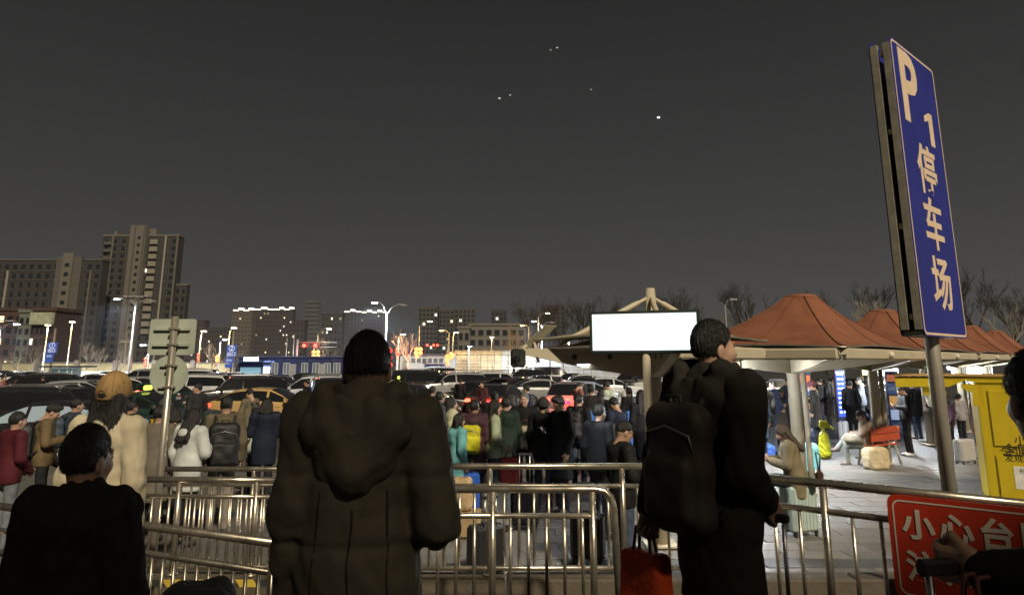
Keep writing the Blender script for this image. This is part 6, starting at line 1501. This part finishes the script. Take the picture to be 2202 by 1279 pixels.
suitcase('white ribbed suitcase right of the sign post', (gx(2068,17.6,920),17.6,0), R(25), (.48,.46,.42), h=.50, w=.5)
suitcase('black suitcase beside the spectacled man', (gx(1262,9.2,1060),9.2,0), R(-15), (.02,.02,.022), h=.5, ext=.35)
suitcase('dark stroller like suitcase behind the rounded railing', (gx(1045,8.6,1120),8.6,0), R(35), (.025,.025,.028), h=.5, ext=.3)
sack('bright blue plastic bag on the ground by the grey suitcase', 'plastic_bag', 'bag', (gx(1640,18.6,940),18.6,0), R(30), (.55,.35,.34), (.05,.13,.50))
sack('aqua plastic bag heap behind the seated woman in beige', 'plastic_bag', 'bag', (gx(1738,16.2,980),16.2,0), R(20), (.42,.36,.62), (.22,.55,.55))
sack('dark travel bag on top of the grey suitcase', 'travel_bag', 'bag', (gx(1652,19.4,930),19.4,.70), R(20), (.36,.24,.30), (.10,.10,.11))
sack('white carrier bag held near the column', 'carrier_bag', 'bag', carried(P['dk33'],'l',.42), R(0), (.30,.14,.36), (.5,.5,.52), handles=True)
sack('pale blue carrier bag hanging beside the woman in black', 'carrier_bag', 'bag', carried(P['wom27'],'r',.55), R(20), (.34,.18,.48), (.30,.42,.46), handles=True)
bb = thing('notice_board', 'low bright blue board behind the man with spectacles', 'board', (gx(1335,15.5,900),15.5,0))
MB().box((0,0,.86), (1.55,.05,.95), bev=.01).build('board', M('board_blue', (.04,.16,.60), .5, emit=(.08,.3,1), es=.12), bb)
for x in (-.6,.6): MB().box((x,.04,.2), (.05,.05,.42)).build('leg', M('case_black'), bb)

# ---------------------------------------------------------------- people in the foreground
def fore(label, px, py, d, yaw, H, **k):
    v = at(px, py, d)
    return person(label, (v.x, v.y, .6), yaw, H=H, res=.0115, hres=.006, group='people standing near the camera', **{'slim': 1., **k})
OL = M('olive_nylon', (.125,.112,.082), .75, var=.14, vs=3, bump=.9, bs=5, ridge=.7)
P['C'] = fore('man seen from behind in a bulky olive brown hooded coat, centre', 788, 760, 2.66, 0, (zat(706,2.66)-.6)*1.0, po='F_olive', coat='F_olive', cmat=OL, hair='buzz', tc_=BLKC, slim=.95)
P['D'] = fore('man in a black hooded coat with a backpack, head turned right', 1526, 740, 3.35, -58, (zat(680,3.35)-.6)*1.0, po='F_pack', coat='F_black', cc=(.026,.023,.019), hair='short', tc_=(.012,.012,.013), slim=.86)
P['A'] = fore('person with short black hair and dark coat at the lower left corner', 184, 960, 2.45, -6, (zat(905,2.45)-.6)*.985, po='F_boy', coat='F_boy', cc=(.014,.012,.010), hair='short', tc_=BLKC, slim=.80)
P['B'] = fore('woman in a cream coat and tan cap seen from behind', 242, 840, 4.15, -4, (zat(802,4.15)-.6)*.985, po='stand', coat='F_cream', cc=(.50,.44,.31), hair='long', hat='cap', hatc=(.30,.19,.08), tc_=DK, slim=.80)
P['E'] = fore('person in black at the right edge reaching for a trolley handle', 2428, 850, 1.75, 52, (zat(722,1.75)-.6)*.985, po='F_reach', coat='F_reach', cc=(.016,.015,.015), hair='short', tc_=BLKC)
def back_line(o, coat, pts, name, mat, r=.004):
    J = pose(o['pose']); ys = np.linspace(-.42, .05, 240, dtype=np.float32); out = []
    for x, z in pts:
        d_ = coat_sdf([np.full_like(ys, x), ys, np.full_like(ys, z)], J, COATS[coat]); i_ = np.argmax(d_ < 0); out.append((x, float(ys[i_])-.001, z))
    MB().tube(out, r, 5).build(name, mat, o, True)
SEAM = M('seam_dark', (.03,.026,.018), .8, var=0)
back_line(P['C'], 'F_olive', [(.0+.004*math.sin(i*.9),.66+i*.03) for i in range(18)], 'seam', SEAM)
for sx_ in (-1,1): back_line(P['C'], 'F_olive', [(sx_*(.135-.002*i),.66+i*.04) for i in range(15)], 'seam', SEAM)
bh = pose('stand')['head']
for q in range(5):
    an = (q-2)*.62; MB().tube([head_mat(pose('stand'))@Vector((.108*math.sin(an)*math.cos(t), -.014-.132*math.cos(an)*math.cos(t), .042+.120*math.sin(t))) for t in [i*.157 for i in range(11)]], .0022, 4).build('cap_seam', M('cap_stitch', (.19,.115,.045), .9), P['B'], True)
MB().tube([head_mat(pose('stand'))@Vector((.034*math.cos(t), -.146, .026+.026*math.sin(t))) for t in [i*math.pi/10 for i in range(11)]], .0035, 5).build('strap_arch', M('cap_stitch'), P['B'], True)
MB().ball(head_mat(pose('stand'))@Vector((0,-.136,.028)), (.032,.010,.022), 12, 8).build('strap_opening', HAIRM(), P['B'], True)
backpack(P['D'], 'large dark brown backpack on the man in the black hooded coat', (.042,.032,.025), scale=(.92,.85,1.02), drop=.03, bump=.1, back=.13)
obj('hood', hood_mesh('olive'), OL, P['C']); obj('hood', hood_mesh('black'), M('near_25_22_18'), P['D'])
hd_ = hand_pos(P['D'],'l')
sack('plain red paper bag hanging from the hand of the backpack man', 'paper_bag', 'bag', (hd_.x, hd_.y, hd_.z-.52), R(-50), (.25,.11,.44), (.78,.09,.02), crumple=.35, handles=True, res=.012)
hr_ = hand_pos(P['D'],'r')
suitcase('black and green suitcase gripped by the backpack man', (hr_.x, hr_.y+.08, .6), R(-34), (.035,.05,.02), h=max(.3,hr_.z-.6-.06-.42), ext=.42)
he_ = hand_pos(P['E'],'l')
suitcase('dark suitcase under the hand of the person at the right edge', (he_.x, he_.y+.06, .6), R(10), (.02,.02,.02), h=.42, ext=max(.1, he_.z-.6-.06-.42))
sack('white carrier bag hung on the handle at the lower right corner', 'carrier_bag', 'bag', (he_.x+.03, he_.y-.10, he_.z-.42), R(20), (.26,.12,.32), (.45,.45,.44), handles=True, res=.012)
vv = at(425, 1262, 2.6)
sack('dark grey bag top showing at the bottom edge beside the railing', 'travel_bag', 'bag', (vv.x, vv.y, .6), R(20), (.26,.22,vv.z-.6), (.03,.03,.03))
print('TRIS', sum(len(o.data.polygons)*2 for o in sc.objects if o.type == 'MESH'), 'uniq', sum(len(m.polygons)*2 for m in bpy.data.meshes), 'objs', len(sc.objects))

# ---------------------------------------------------------------- thin city haze
hz = MB().box((0,585,49.5), (1500,1230,101)).build('haze'); tag(hz, kind='stuff')
hm_ = bpy.data.materials.new('haze'); hm_.use_nodes = True; n = hm_.node_tree; n.nodes.clear()
o_ = n.nodes.new('ShaderNodeOutputMaterial'); v_ = n.nodes.new('ShaderNodeVolumePrincipled'); v_.inputs['Color'].default_value = (.74,.82,.95,1); v_.inputs['Density'].default_value = .00018; v_.inputs['Anisotropy'].default_value = .3
n.links.new(v_.outputs[0], o_.inputs['Volume']); hz.data.materials.append(hm_)
